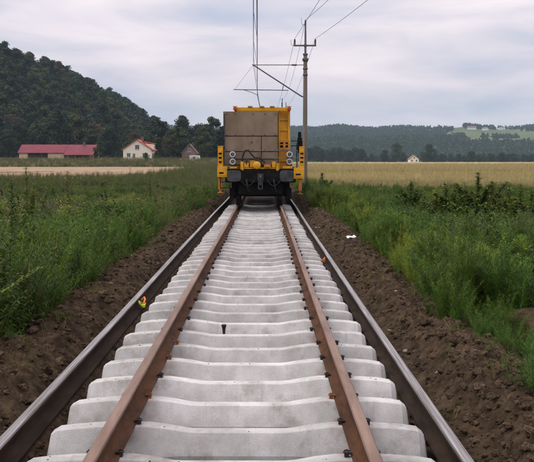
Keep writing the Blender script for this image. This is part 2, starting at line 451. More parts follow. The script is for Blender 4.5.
# ------------------------------------------------------------------ rails
RP = [(0.075, 0), (0.075, 0.011), (0.05, 0.018), (0.022, 0.028), (0.0085, 0.048), (0.0085, 0.115), (0.018, 0.130), (0.036, 0.138), (0.0365, 0.158), (0.030, 0.168), (0.015, 0.1715)]
RP = RP + [(0, 0.172)] + [(-a, b) for a, b in reversed(RP)]
def make_rail(name, xf, zf, y0, y1, n, mats):
    mb = MB(); rings = []
    for i in range(n + 1):
        y = y0 + (y1 - y0) * i / n
        rings.append([(xf(y) + a, y, zf(y) + b) for a, b in RP])
    mb.ring_loft(rings)
    k = len(RP)
    for i, f in enumerate(mb.f[:-2]):
        j = i % k
        mb.m[i] = 1 if 8 <= j <= 13 else 0
    return mb.build(name, mats, smooth=40)
HEAD = 0.392
o = make_rail('rail', lambda y: -0.7535 + 0.004 * math.sin(y * 0.4), lambda y: 0.22, -3, 46, 60, [M['rust'], M['rust_head']])
tag(o, 'rusty brown running rail clipped on the sleepers, left of the pair', 'rail', 'rusty rails on the sleepers')
o = make_rail('rail', lambda y: 0.7535 + 0.004 * math.sin(y * 0.33 + 1), lambda y: 0.22, -3, 46, 60, [M['rust'], M['rust_head']])
tag(o, 'rusty brown running rail clipped on the sleepers, right of the pair', 'rail', 'rusty rails on the sleepers')
LX, RX = -1.44, 1.325
o = make_rail('rail', lambda y: LX + 0.010 * math.sin(y * 0.21), lambda y: 0.083 + 0.004 * math.sin(y * 0.5), -3, 46, 60, [M['railside'], M['railworn']])
tag(o, 'loose rail with shiny worn head lying beside the left sleeper ends', 'rail', 'loose rails beside the sleepers')
o = make_rail('rail', lambda y: RX + 0.010 * math.sin(y * 0.17 + 2), lambda y: 0.083 + 0.004 * math.sin(y * 0.45 + 1), -3, 46, 60, [M['railside'], M['railworn']])
tag(o, 'loose rail with shiny worn head lying beside the right sleeper ends', 'rail', 'loose rails beside the sleepers')

# ------------------------------------------------------------------ sleepers
def sleeper_mesh(seed):
    r = random.Random(seed)
    st = [(-1.245, 0.125), (-1.235, 0.165), (-1.19, 0.192), (-1.08, 0.207), (-0.92, 0.218), (-0.60, 0.220), (-0.48, 0.205), (-0.36, 0.184), (-0.30, 0.180), (0.30, 0.180), (0.36, 0.184), (0.48, 0.205), (0.60, 0.220), (0.92, 0.218), (1.08, 0.207), (1.17, 0.192), (1.205, 0.165), (1.215, 0.125)]
    rings = []
    for x, h in st:
        wv = 1.0 if abs(x) > 0.5 else 0.97 if abs(x) > 0.4 else 0.86
        if abs(x) > 1.2: wv = 0.86
        tw, bw = 0.056 * wv, 0.148 * wv
        jz = r.uniform(-.0015, .0015)
        h = h + jz
        rings.append([(x, -bw, 0.0), (x, bw, 0.0), (x, bw - 0.004, 0.045), (x, tw + 0.012, h - 0.018), (x, tw + 0.003, h - 0.004), (x, tw - 0.008, h),
                      (x, -tw + 0.008, h), (x, -tw - 0.003, h - 0.004), (x, -tw - 0.012, h - 0.018), (x, -bw + 0.004, 0.045)])
    mb = MB(); mb.ring_loft(rings)
    return mb.mesh('sleeper_body', M['concrete'], smooth=9)
SM = [sleeper_mesh(i) for i in range(4)]
def clip_mesh(mat):
    mb = MB()
    # cast shoulder, toe and bent spring arm; +x points away from the rail
    mb.box(0.0, 0.030, -0.020, 0.020, 0, 0.030)
    mb.box(-0.018, 0.004, -0.012, 0.012, 0.018, 0.034)
    pts = [(-0.018, -0.018, 0.026), (0.008, -0.024, 0.038), (0.028, -0.018, 0.036), (0.036, 0.0, 0.030), (0.028, 0.018, 0.036), (0.008, 0.024, 0.038), (-0.018, 0.018, 0.026)]
    mb.tube(pts, 0.006, 6)
    return mb.mesh('rail_clip', mat, smooth=40)
CM, CMR = clip_mesh(M['clip']), clip_mesh(M['clip_rust'])
rs = random.Random(5)
SLEEP_Y = []
ORD = 'nearest,second,third,fourth,fifth,sixth,seventh,eighth,ninth,tenth,eleventh,twelfth,thirteenth,fourteenth,fifteenth,sixteenth,seventeenth,eighteenth,nineteenth,twentieth'.split(',')
y = 2.35; k = 0
while y < 33:
    SLEEP_Y.append(y)
    t = empty('sleeper', (rs.uniform(-.02, .02), y, 0), R(rs.uniform(-.9, .9)))
    b = link('sleeper_body', SM[k % 4], t)
    for (x, s) in ((-0.7535, -1), (-0.7535, 1), (0.7535, -1), (0.7535, 1)):
        rust = rs.random() < 0.025
        if k in (6, 7) and x * s < 0: rust = (k == 6)
        c = link('rail_clip', CMR if rust else CM, t)
        c.location = (x + s * 0.077, 0, 0.2195); c.scale = (.85, .85, .85)
        c.rotation_euler = (0, 0, 0 if s > 0 else math.pi)
        if rust: c['label'] = 'orange rusted rail clip'
    v_ = k - 3          # the fourth one is the first wholly in view
    if 0 <= v_ < 20: lab = 'pale concrete sleeper, %s to the viewer of those wholly in view' % ORD[v_]
    elif v_ < 0: lab = 'pale concrete sleeper cut off by the bottom edge of the view'
    elif y < 27.4: lab = 'pale concrete sleeper in open track, %s counted back from the train' % ORD[int((27.4 - y) / 0.6)].replace('nearest', 'first')
    else: lab = 'shaded concrete sleeper lying underneath the train'
    tag(t, lab, 'sleeper', 'concrete sleepers in the track')
    y += 0.6 + rs.uniform(-.012, .012); k += 1
crumbs = []
for _ in range(170):
    yy_ = rs.choice(SLEEP_Y[:26]); x_ = rs.choice((rs.uniform(-1.15, 1.1), rs.choice((-1, 1)) * rs.uniform(.84, 1.12)))
    h_ = float(np.interp(abs(x_), [0, .30, .36, .48, .60, .92, 1.08, 1.17], [.18, .18, .184, .205, .22, .218, .207, .193]))
    crumbs.append((x_, yy_ + rs.uniform(-.045, .045), h_ + .001, rs.uniform(.003, .008), rs.uniform(0, 6.28), .2, rs.randrange(7)))
# one iron stake between two sleepers
ks = min(range(len(SLEEP_Y)), key=lambda i: abs(SLEEP_Y[i] - 8.7))
ysp = SLEEP_Y[ks] - 0.20
mb = MB()
mb.lathe([(0.008, 0), (0.011, 0.1), (0.018, 0.17), (0.024, 0.20), (0.027, 0.205), (0.027, 0.216), (0.018, 0.22)], (-0.26, ysp, -0.01), n=10)
o = mb.build('iron_stake', M['clip'], smooth=40)
tag(o, 'small dark iron stake standing up between two sleepers', 'stake')

# ------------------------------------------------------------------ litter near the track
mb = MB()
mb.box(-0.02, 0.02, -0.05, 0.05, 0, 0.03)
mb.tube([(-0.02, -0.05, 0.02), (-0.05, -0.06, 0.05), (-0.06, 0.0, 0.07), (-0.03, 0.05, 0.04)], 0.012, 6)
mb2 = MB(); mb2.tube([(0.0, 0.04, 0.03), (0.02, 0.07, 0.08), (0.01, 0.11, 0.10), (-0.03, 0.13, 0.06)], 0.013, 6)
mb2.box(-0.02, 0.03, 0.06, 0.12, 0.01, 0.03)
t = empty('rail_clamp', (-1.335, 10.25, 0.13), R(8))
mb.build('clamp_body', M['limeplastic'], t, smooth=40); mb2.build('clamp_strap', M['orangeplastic'], t, smooth=40)
tag(t, 'bright lime and orange clamp caught against the left loose rail', 'clamp')
mb = MB(); mb.tube([(0, -0.05, 0.0), (0.02, 0, 0.07), (0.0, 0.05, 0.03), (-0.03, 0.08, 0.0)], 0.013, 6); mb.box(-0.02, 0.02, -0.06, -0.01, 0, 0.05)
o = mb.build('rail_clamp', M['orangeplastic'], smooth=40); o.location = (1.24, 14.8, 0.14)
tag(o, 'small orange clamp on the inner side of the right loose rail', 'clamp')
mb = MB()
rr = random.Random(3)
gr = [[(0.16 * (i / 4 - .5) * 2, 0.11 * (j / 3 - .5) * 2, 0.035 * rr.random() + 0.02 * math.sin(i * 1.7)) for i in range(5)] for j in range(4)]
gt = [[(p[0], p[1], p[2] + 0.004) for p in row] for row in gr]
for G_, flip in ((gr, True), (gt, False)):
    for j in range(3):
        for i in range(4):
            q = [G_[j][i], G_[j][i + 1], G_[j + 1][i + 1], G_[j + 1][i]]
            mb.face(q[::-1] if flip else q)
o = mb.build('paper_scrap', M['litter']); o.location = (1.98, 17.2, float(bank_height(1)(np.linspace(1.88, 2.08, 9), np.full(9, 17.2)).max()) + .01); o.rotation_euler = (0.15, -0.1, 0.3); o.scale = (.6, .6, .6)
tag(o, 'crumpled white paper scrap lying on the right earth bank', 'paper scrap')

# ------------------------------------------------------------------ the work train
T = empty('work_train', (0.05, 27.95, HEAD))
def P(mb, name, mat, parent=T, smooth=None, bevel=0.0):
    """build a train part given in world coordinates"""
    base = parent
    off = Vector((0, 0, 0)); q = parent
    while q is not None:
        off += q.location; q = q.parent
    mb.v = [(a - off.x, b - off.y, c - off.z) for a, b, c in mb.v]
    return mb.build(name, mat, parent, smooth, bevel)
tag(T, 'yellow rail works wagon with tan end board standing on the track', 'train')
Y0 = 28.0
# underframe and headstock
mb = MB(); mb.box(-1.0, 1.1, Y0 + 0.10, 44, 1.22, 1.62); mb.box(-1.14, 1.24, Y0, Y0 + 0.18, 1.20, 1.66)
for x in (-0.62, 0.05, 0.72): mb.box(x - .06, x + .06, Y0 - 0.03, Y0, 1.2, 1.64)
P(mb, 'underframe', M['dark'], bevel=0.012)
mb = MB(); mb.box(-0.95, 1.05, Y0 + 0.5, Y0 + 3.1, 0.72, 1.2)
for x in (-0.92, 1.02): mb.box(x - .09, x + .09, Y0 + 0.3, Y0 + 3.4, 0.62, 1.0)
mb.box(-0.7, 0.8, Y0 + 0.25, Y0 + 0.6, 0.78, 1.15)
bog = P(mb, 'bogie', M['dark'], bevel=0.015)
mb = MB(); mb.box(-0.95, 1.05, Y0 + 10.5, Y0 + 13.1, 0.72, 1.2)
for x in (-0.92, 1.02): mb.box(x - .09, x + .09, Y0 + 10.3, Y0 + 13.4, 0.62, 1.0)
bog2 = P(mb, 'bogie', M['dark'], bevel=0.015)
for bg_, ya in ((bog, (Y0 + 0.95, Y0 + 2.75)), (bog2, (Y0 + 11, Y0 + 12.8))):
    for yy in ya:
        for s in (-1, 1):
            mb = MB()
            prof = [(0.06, 0.0), (0.39, 0.0), (0.395, 0.01), (0.385, 0.09), (0.42, 0.105), (0.42, 0.13), (0.33, 0.135), (0.30, 0.08), (0.12, 0.08), (0.10, 0.16), (0.06, 0.16)]
            prof = [(r_, (h_ if s < 0 else -h_)) for r_, h_ in prof]
            if s > 0: prof = prof[::-1]
            mb.lathe(prof, (s * 0.80, yy, HEAD + 0.388), axis='x', n=32)
            P(mb, 'wheel', M['wheel'], bg_, smooth=35)
        mb = MB(); mb.tube([(-0.75, yy, HEAD + 0.388), (0.75, yy, HEAD + 0.388)], 0.08, 14); P(mb, 'axle', M['wheel'], bg_, smooth=40)
# buffers
for x, z in ((-0.825, 1.425), (0.925, 1.425)):
    mb = MB()
    mb.lathe([(0.19, 0.36), (0.19, 0.32), (0.125, 0.30), (0.125, 0.10), (0.105, 0.09), (0.105, -0.12)], (x, Y0 - 0.36, z), axis='y', n=20)
    bf = P(mb, 'buffer', M['dark'], smooth=35)
    mb = MB(); rings = []
    for d, s_ in ((0.0, 0.96), (0.012, 1.0), (0.05, 1.0), (0.06, 0.9)):
        ring = []
        for j in range(28):
            a = 2 * math.pi * j / 28
            c, s2 = math.cos(a), math.sin(a)
            px = 0.235 * s_ * (abs(c) ** 0.5) * (1 if c >= 0 else -1); pz = 0.185 * s_ * (abs(s2) ** 0.5) * (1 if s2 >= 0 else -1)
            ring.append((x + px, Y0 - 0.53 + d, z - pz))
        rings.append(ring)
    mb.ring_loft(rings)
    P(mb, 'buffer_plate', M['greysteel'], bf, smooth=40)
# coupling hook and screw link
mb = MB()
mb.box(-0.05, 0.15, Y0 - 0.06, Y0, 1.28, 1.5)
mb.tube([(0.05, Y0 - 0.02, 1.42), (0.05, Y0 - 0.26, 1.42), (0.05, Y0 - 0.36, 1.36), (0.05, Y0 - 0.34, 1.27), (0.05, Y0 - 0.26, 1.26)], [0.045, 0.045, 0.045, 0.04, 0.02], 10)
P(mb, 'coupling_hook', M['greysteel'], smooth=40)
mb = MB()
for s in (-1, 1): mb.tube([(0.05 + s * 0.07, Y0 - 0.14, 1.40), (0.05 + s * 0.06, Y0 - 0.17, 1.02)], 0.018, 8)
mb.tube([(-0.03, Y0 - 0.17, 1.02), (0.05, Y0 - 0.17, 0.97), (0.13, Y0 - 0.17, 1.02)], 0.022, 8); mb.box(0.0, 0.10, Y0 - 0.21, Y0 - 0.13, 1.12, 1.24)
P(mb, 'coupling_link', M['greysteel'], smooth=40)
# brake hoses hanging under the headstock
for x in (-0.42, 0.5):
    mb = MB(); mb.tube([(x, Y0, 1.3), (x, Y0 - 0.14, 1.28), (x + .03, Y0 - 0.2, 1.1), (x + .06, Y0 - 0.17, 0.93), (x + .1, Y0 - 0.06, 0.9)], 0.024, 8)
    P(mb, 'brake_hose', M['rubber'], smooth=50)
# tan end boards, with dark steel frame between
mb = MB(); mb.box(-1.205, 0.65, Y0 + 0.262, Y0 + 0.30, 1.78, 3.585); P(mb, 'board_frame', M['dark'])
plates = [(-1.19, 0.635, 2.772, 3.57), (-1.19, 0.068, 2.245, 2.745), (0.09, 0.635, 2.245, 2.745), (-1.19, 0.068, 1.80, 2.222), (0.09, 0.635, 1.80, 2.222)]
for i, (a, b, c, d) in enumerate(plates):
    mb = MB(); mb.box(a, b, Y0 + 0.235, Y0 + 0.26, c, d); P(mb, 'end_board', M['tanpanel'], bevel=0.006)
mb = MB()
for z in (2.56,): mb.lathe([(0.025, 0), (0.025, -0.03)], (-0.25, Y0 + 0.235, z), axis='y', n=10)
mb.box(-1.19, -1.15, Y0 + 0.215, Y0 + 0.234, 1.85, 3.5); 
P(mb, 'board_fitting', M['greysteel'])
# yellow housing behind the boards
mb = MB(); mb.box(-0.98, 0.66, Y0 + 0.62, Y0 + 9, 1.64, 3.56); mb.box(0.66, 1.04, Y0 + 0.62, Y0 + 9, 1.64, 3.62)
P(mb, 'housing', M['yellow'], bevel=0.02)
mb = MB(); mb.box(-0.834, 1.067, Y0 + 0.34, Y0 + 0.56, 3.605, 3.735)
mb.box(-0.834, -0.76, Y0 + .36, Y0 + .54, 1.66, 3.6)
P(mb, 'top_beam', M['yellow'], bevel=0.012)
mb = MB(); mb.box(0.66, 0.72, Y0 + 0.50, Y0 + 0.60, 1.66, 3.60); mb.box(0.985, 1.06, Y0 + 0.50, Y0 + 0.60, 1.66, 3.60)
for z in (1.9, 2.45, 2.62, 2.95, 3.3): mb.box(0.72, 0.985, Y0 + 0.56, Y0 + 0.6, z, z + 0.05)
P(mb, 'corner_frame', M['yellow'], bevel=0.008)
mb = MB(); mb.box(0.72, 0.99, Y0 + 0.585, Y0 + 0.62, 2.32, 2.60); P(mb, 'gap_shade_panel', M['dark'])  # dark panel stands in for the shade of the gap behind the brackets
mb = MB()
for z in (2.30, 2.55): mb.box(0.70, 1.02, Y0 + 0.30, Y0 + 0.36, z, z + 0.07)
mb.box(0.82, 0.90, Y0 + 0.30, Y0 + 0.36, 2.37, 2.55)
P(mb, 'latch_bracket', M['orange'], bevel=0.006)
for x in (-0.83, 1.0):
    mb = MB(); mb.lathe([(0.062, 0), (0.066, -0.03), (0.066, -0.09), (0.05, -0.11)], (x + 0.02, Y0 + 0.34, 3.68), axis='y', n=18)
    l_ = P(mb, 'marker_lamp', M['red'], smooth=40)
    mb = MB(); mb.box(x - 0.055, x + 0.095, Y0 + 0.24, Y0 + 0.338, 3.745, 3.765); P(mb, 'lamp_hood', M['orange'], l_)
mb = MB()
for x in (0.78, 0.92): mb.tube([(x, Y0 + 0.7, 3.6), (x, Y0 + 0.7, 3.92)], 0.012, 6)
P(mb, 'aerial', M['dark'])
mb = MB()
for x in (-0.3, 0.1, 0.45): mb.box(x - .08, x + .08, Y0 + 0.30, Y0 + 0.42, 3.735, 3.775)
P(mb, 'roof_fitting', M['orange'], bevel=0.006)
# side posts, jack boxes, legs
for (xa, xb, za, zb, s) in ((-1.386, -1.215, 1.745, 2.40, -1), (1.362, 1.523, 1.70, 2.38, 1)):
    mb = MB(); mb.box(xa, xb, Y0 + 0.05, Y0 + 0.24, za, zb); mb.box(xa - .012, xb + .012, Y0 + 0.04, Y0 + 0.25, zb, zb + .025)
    mb.box(xa + .05, xb - .05, Y0 + 0.02, Y0 + 0.05, za + .08, zb - .1)
    P(mb, 'side_post', M['yellow'], bevel=0.01)
for (xa, xb, za, zb, s) in ((-1.40, -1.07, 1.38, 1.74, -1), (1.17, 1.523, 1.33, 1.695, 1)):
    mb = MB(); mb.box(xa, xb, Y0 - 0.02, Y0 + 0.30, za, zb); mb.box(xa + .04, xb - .04, Y0 - 0.035, Y0 - 0.02, za + .05, zb - .05)
    jb = P(mb, 'jack_box', M['yellow'], bevel=0.012)
    mb = MB(); mb.box(xa + .06, xb - .12, Y0 - 0.05, Y0 - 0.035, za + .12, za + .17); P(mb, 'box_handle', M['dark'], jb)
for (xa, xb, za, zb, s) in ((-1.376, -1.234, 0.86, 1.38, -1), (1.333, 1.447, 0.82, 1.33, 1)):
    mb = MB(); mb.box(xa, xb, Y0 + 0.06, Y0 + 0.2, za + .1, zb); mb.box(xa + .03, xb - .03, Y0 + .09, Y0 + .17, za, za + .1); mb.box(xa - .03, xb + .03, Y0 + .04, Y0 + .22, za - .02, za)
    P(mb, 'jack_leg', M['orange'], bevel=0.008)
mb = MB()
for x in (-1.3, -0.98):
    mb.tube([(x, Y0 + .0, 1.5), (x, Y0 + .02, 1.02), (x + .02, Y0 + .02, 0.98)], 0.014, 6)
for z in (1.02, 1.22): mb.tube([(-1.3, Y0 + .02, z), (-0.98, Y0 + .02, z)], 0.014, 6)
P(mb, 'shunter_step', M['dark'])
# headlamp pairs
for x in (-0.89, 1.03):
    mb = MB(); mb.box(x - 0.085, x + 0.085, Y0 + 0.15, Y0 + 0.2, 1.74, 2.25); mb.box(x - .05, x + .05, Y0 + .12, Y0 + .16, 1.64, 1.80)
    br = P(mb, 'lamp_bracket', M['greysteel'], bevel=0.01)
    for z in (2.14, 1.90):
        mb = MB(); mb.lathe([(0.106, 0.0), (0.106, -0.07), (0.098, -0.085), (0.066, -0.085), (0.060, -0.05), (0.03, -0.045)], (x, Y0 + 0.15, z), axis='y', n=24)
        hl_ = P(mb, 'headlamp', M['white'], smooth=35)
        mb = MB(); mb.lathe([(0.060, -0.052), (0.05, -0.064), (0.03, -0.070), (0.004, -0.072)], (x, Y0 + 0.15, z), axis='y', n=24)
        P(mb, 'lens', M['lens'], hl_, smooth=40)
# yellow fittings and rails along the headstock
mb = MB(); mb.box(-0.62, 0.70, Y0 + 0.02, Y0 + 0.12, 1.655, 1.70)
mb.box(-0.62, -0.52, Y0 - 0.02, Y0 + .1, 1.60, 1.90); mb.box(0.58, 0.68, Y0 - 0.02, Y0 + .1, 1.60, 1.84)
P(mb, 'headstock_rail', M['yellow'], bevel=0.008)
mb = MB(); mb.lathe([(0.10, 0.0), (0.13, -0.02), (0.13, -0.22), (0.08, -0.25)], (-0.07, Y0 + 0.14, 1.78), axis='y', n=18); mb.box(-0.30, -0.06, Y0 - .02, Y0 + .1, 1.72, 1.94)
P(mb, 'winch_drum', M['yellow'], smooth=40)
mb = MB(); mb.box(0.17, 0.40, Y0 - 0.03, Y0 + 0.09, 1.69, 1.80); mb.box(0.22, 0.35, Y0 - 0.05, Y0 - .03, 1.71, 1.78)
P(mb, 'valve_box', M['orange'], bevel=0.012)
mb = MB()
pts = [(-0.58, Y0 + 0.08, 1.80), (-0.55, Y0 + 0.02, 2.08), (-0.46, Y0 - 0.02, 2.28), (-0.35, Y0 - 0.03, 2.29), (-0.26, Y0 - 0.03, 2.15), (-0.15, Y0 - 0.02, 2.04), (0.05, Y0, 2.02), (0.2, Y0 + 0.04, 1.86)]
mb.tube(pts, 0.026, 8)
mb.tube([(-0.45, Y0 + .05, 1.74), (-0.4, Y0 - .06, 1.98), (-0.2, Y0 - .08, 2.0), (0.0, Y0 - .05, 1.9), (0.02, Y0 + .02, 1.7)], 0.02, 8)
P(mb, 'cable_loop', M['rubber'], smooth=50)
mb = MB()
for x0, x1 in ((-1.0, 0.62),): 
    mb.tube([(x0, Y0 + .2, 1.98), (x1, Y0 + .2, 1.98)], 0.013, 6)
P(mb, 'grab_rail', M['dark'])
mb = MB()
for z in (2.02, 2.27):
    mb.tube([(-1.16, Y0 + .12, z), (-0.72, Y0 + .1, z), (0.86, Y0 + .1, z), (1.30, Y0 + .12, z)], 0.014, 6)
for x in (-1.16, -0.55, 0.0, 0.55, 1.30): mb.tube([(x, Y0 + .11, 1.64), (x, Y0 + .11, 2.28)], 0.014, 6)
P(mb, 'hand_rail', M['galv'], smooth=50)
for x in (-1.1, -0.8, -0.2, 0.2, 0.55):
    for z in (2.80, 3.50, 2.30):
        mb = MB(); mb.lathe([(0.016, 0), (0.016, -0.012), (0.008, -0.016)], (x, Y0 + 0.2345, z), axis='y', n=6); P(mb, 'bolt', M['dark'])
mb = MB()
for a_, b_, c_, d_ in ((-0.98, -0.74, 1.665, 1.73), (0.80, 1.12, 1.665, 1.75), (-0.50, -0.34, 1.71, 1.86), (0.44, 0.56, 1.71, 1.90)):
    mb = MB(); mb.box(a_, b_, Y0, Y0 + .1, c_, d_); P(mb, 'headstock_bracket', M['yellow'], bevel=0.01)
for x0_, x1_ in ((-0.60, -0.15), (0.28, 0.72)):
    mb = MB(); mb.tube([(x0_ + (x1_ - x0_) * q / 12, Y0 - .02 - .05 * math.sin(math.pi * q / 12), 1.26 - .17 * math.sin(math.pi * q / 12)) for q in range(13)], 0.016, 6)
    P(mb, 'air_pipe', M['rubber'], smooth=60)
for x in (-1.302, 1.44):
    mb = MB()
    for i in range(3): mb.box(x - .05, x + .05, Y0 + .012, Y0 + .018, 1.86 + i * .14, 1.92 + i * .14)
    P(mb, 'post_plate', M['dark'])
# dark railing and gear on the right flank, further along
mb = MB()
for z in (2.45, 2.62): mb.tube([(1.12, Y0 + 1.2, z), (1.50, Y0 + 1.2, z), (1.50, Y0 + 6, z)], 0.018, 6)
for yy in (1.2, 3, 5, 6): mb.tube([(1.50, Y0 + yy, 1.6), (1.50, Y0 + yy, 2.63)], 0.018, 6)
P(mb, 'hand_rail', M['dark'])
mb = MB(); mb.box(1.36, 1.52, Y0 + 1.6, Y0 + 1.9, 2.2, 2.75); mb.lathe([(0.06, 0), (0.06, 0.25)], (1.44, Y0 + 1.75, 2.7), n=10)
P(mb, 'engine_stack', M['dark'], bevel=0.02)
mb = MB(); mb.box(-1.35, 1.48, Y0 + 0.5, Y0 + 15.5, 1.62, 1.655); P(mb, 'deck', M['dark'])
mb = MB()
for yy in np.arange(Y0 + 1.2, Y0 + 9, 0.8): mb.box(1.041, 1.075, yy - .04, yy + .04, 1.68, 3.58)
P(mb, 'housing_rib', M['yellow'])
# machine on the far half of the wagon
mb = MB(); mb.box(-1.05, 1.05, Y0 + 10, Y0 + 15, 1.66, 3.0); mb.box(-0.9, 0.9, Y0 + 10.3, Y0 + 12.2, 3.0, 3.4)
P(mb, 'rear_housing', M['yellow'], bevel=0.03)

# ------------------------------------------------------------------ masts and wires
def at_tube(mb, a, b, r, n=8): mb.tube([a, b], r, n)
def make_mast(Y):
    t = empty('catenary_mast', (2.53, Y, -0.15))
    Z0 = 0.15
    def q(mb, name, mat, smooth=40, parent=None):
        mb.v = [(a - 2.53, b, c + Z0) for a, b, c in mb.v]
        return mb.build(name, mat, parent or t, smooth)
    mb = MB(); mb.lathe([(0.150, -0.6), (0.144, 1), (0.130, 4), (0.114, 7.0), (0.107, 7.98), (0.05, 8.0)], (2.53, 0, 0), n=16); q(mb, 'pole', M['mast'])
    mb = MB(); mb.tube([(2.53, 0, 7.2), (2.53, 0, 8.8), (2.53, 0, 9.75)], [0.07, 0.06, 0.045], 10); q(mb, 'pole_extension', M['galv'])
    mb = MB()
    for z in (6.75, 7.1, 7.55, 7.9): mb.lathe([(0.125, 0), (0.142, 0.02), (0.142, 0.09), (0.125, 0.11)], (2.53, 0, z), n=16)
    mb.box(2.36, 2.70, -0.17, 0.17, 7.62, 7.72)
    q(mb, 'collar', M['galv'])
    mb = MB(); mb.box(1.86, 3.14, -0.05, 0.05, 8.41, 8.49); mb.box(2.45, 2.61, -0.075, 0.075, 8.38, 8.52); q(mb, 'crossarm', M['galv'], None)
    ip = [(0.03, 0), (0.055, 0.03), (0.035, 0.06), (0.06, 0.10), (0.04, 0.14), (0.06, 0.18), (0.045, 0.24), (0.055, 0.29), (0.03, 0.33)]
    for x, z in ((1.92, 8.49), (3.09, 8.49), (2.53, 9.68)):
        mb = MB(); mb.lathe(ip if z < 9 else [(r, h * 0.6) for r, h in ip], (x, 0, z), n=12); q(mb, 'insulator', M['ceramic'])
    mb = MB(); mb.tube([(2.35, 0, 9.6), (2.30, 0, 9.75), (2.30, 0, 10.0)], 0.012, 6); mb.tube([(2.53, 0, 9.62), (2.35, 0, 9.6)], 0.012, 6)
    mb.tube([(1.9, 0, 8.45), (1.72, 0, 8.47), (1.70, 0, 8.78)], 0.012, 6)
    q(mb, 'arcing_horn', M['galv'])
    mb = MB(); mb.tube([(2.42, 0, 7.36), (-0.43, 0, 7.36)], 0.022, 8)
    q(mb, 'tie_rod', M['galv'])
    mb = MB(); mb.lathe([(0.025, 0), (0.06, .02), (.035, .06), (.06, .1), (.035, .14), (.06, .18), (.035, .22), (.06, .26), (.025, .3)], (1.75, 0, 7.36), axis='x', n=12)
    q(mb, 'insulator', M['ceramic'])
    mb = MB(); mb.tube([(-0.50, 0, 7.38), (-0.38, 0, 7.32), (2.30, 0, 5.60), (2.42, 0, 5.56)], [0.032, 0.036, 0.040, 0.040], 8); q(mb, 'bracket_strut', M['galv'])
    mb = MB(); mb.tube([(-1.58, 0, 5.97), (1.55, 0, 5.93)], 0.024, 8); mb.tube([(1.22, 0, 5.93), (1.28, 0, 6.24)], 0.02, 6)
    q(mb, 'registration_arm', M['galv'])
    mb = MB(); mb.tube([(-1.0, 0, 5.96), (-0.5, 0, 5.80), (-0.21, 0, 5.66)], 0.018, 6); q(mb, 'steady_arm', M['galv'])
    mb = MB(); mb.tube([(-0.45, 0, 7.34), (-1.5, 0, 5.98)], 0.007, 5); q(mb, 'stay_wire', M['wire'])
    return t
t = make_mast(48.0)
tag(t, 'grey concrete catenary mast with bracket, nearest one standing right behind the train', 'mast', 'catenary masts along the line')
t2 = copy_tree(t); t2.location = (2.53, 108.0, -0.15)
tag(t2, 'distant catenary mast mostly hidden behind the yellow train', 'mast', 'catenary masts along the line')

def wire_pts(x0, y0, z0, x1, y1, z1, sag, n=40):
    return [(x0 + (x1 - x0) * i / n, y0 + (y1 - y0) * i / n, z0 + (z1 - z0) * i / n - 4 * sag * (i / n) * (1 - i / n)) for i in range(n + 1)]
cw = wire_pts(0.25, -12, 5.63, -0.21, 48, 5.63, 0.0) + wire_pts(-0.21, 48, 5.63, 0.25, 108, 5.63, 0.0)[1:]
ms = wire_pts(0.32, -12, 7.33, -0.43, 48, 7.33, 0.95) + wire_pts(-0.43, 48, 7.33, 0.32, 108, 7.33, 0.95)[1:]
mb = MB(); mb.tube(cw, 0.013, 6); o = mb.build('contact_wire', M['wire'], smooth=60)
tag(o, 'lower straight overhead contact wire running above the track', 'wire')
t = empty('messenger_wire', (0, 0, 0))
mb = MB(); mb.tube(ms, 0.012, 6); mb.build('wire', M['wire'], t, smooth=60)
for span in (0, 1):
    for j in range(1, 8):
        i = span * 40 + j * 5
        mb = MB(); mb.tube([ms[i], cw[i]], 0.006, 5); mb.build('dropper', M['wire'], t)
tag(t, 'sagging overhead messenger wire with droppers down to the contact wire', 'wire')
for (x, z, sag, xe, lab) in ((2.53, 9.90, 1.2, 6.4, 'thin power line running up to the very top of the mast'), (3.09, 8.84, 0.7, 8.3, 'thin power line running to the right insulator of the crossarm'), (1.92, 8.84, 0.35, 4.6, 'thin power line running to the left insulator of the crossarm')):
    pts = wire_pts(xe, -12, z, x, 48, z, sag) + wire_pts(x, 48, z, x, 108, z, sag)[1:]
    mb = MB(); mb.tube(pts, 0.010, 5); o = mb.build('power_line', M['wire'], smooth=60)
    tag(o, lab, 'wire', 'power lines on the masts')

# ------------------------------------------------------------------ buildings
def house_walls(mb, w, d, he, hp, m=0):
    """gable faces -y; pentagon prism"""
    f = [(-w / 2, 0, -1), (w / 2, 0, -1), (w / 2, 0, he), (0, 0, hp), (-w / 2, 0, he)]
    b = [(x, d, z) for x, y_, z in f]
    mb.ring_loft([f[::-1], b[::-1]], m)
def roof_slab(mb, p0, p1, p2, p3, th, m=0):
    n = (Vector(p1) - Vector(p0)).cross(Vector(p3) - Vector(p0)).normalized() * th
    top = [Vector(p) + n for p in (p0, p1, p2, p3)]; bot = [Vector(p) for p in (p0, p1, p2, p3)]
    mb.ring_loft([bot, top], m)
def add_window(parent, x, y, z, w, h, axis='y', mat_f=None):
    mb = MB(); fr = mat_f or M['white']; k = 0.09
    def bx_(a, b, c, d, e0, e1, mbb):
        if axis == 'y': mbb.box(x + a, x + b, y - d, y - c, z + e0, z + e1)
        else: mbb.box(x + c, x + d, y + a, y + b, z + e0, z + e1)
    bx_(-w / 2, w / 2, 0.0, 0.06, 0, k, mb); bx_(-w / 2, w / 2, 0, 0.06, h - k, h, mb); bx_(-w / 2, -w / 2 + k, 0, 0.06, k, h - k, mb); bx_(w / 2 - k, w / 2, 0, 0.06, k, h - k, mb); bx_(-.03, .03, 0, 0.05, k, h - k, mb)
    wd = mb.build('window', fr, parent)
    mb = MB(); bx_(-w / 2 + k, w / 2 - k, 0.0, 0.02, k, h - k, mb); mb.build('pane', M['glass'], wd)
    mb = MB(); bx_(-w / 2 - .06, w / 2 + .06, 0, 0.14, -.07, -.003, mb); mb.build('sill', M['white'], wd)
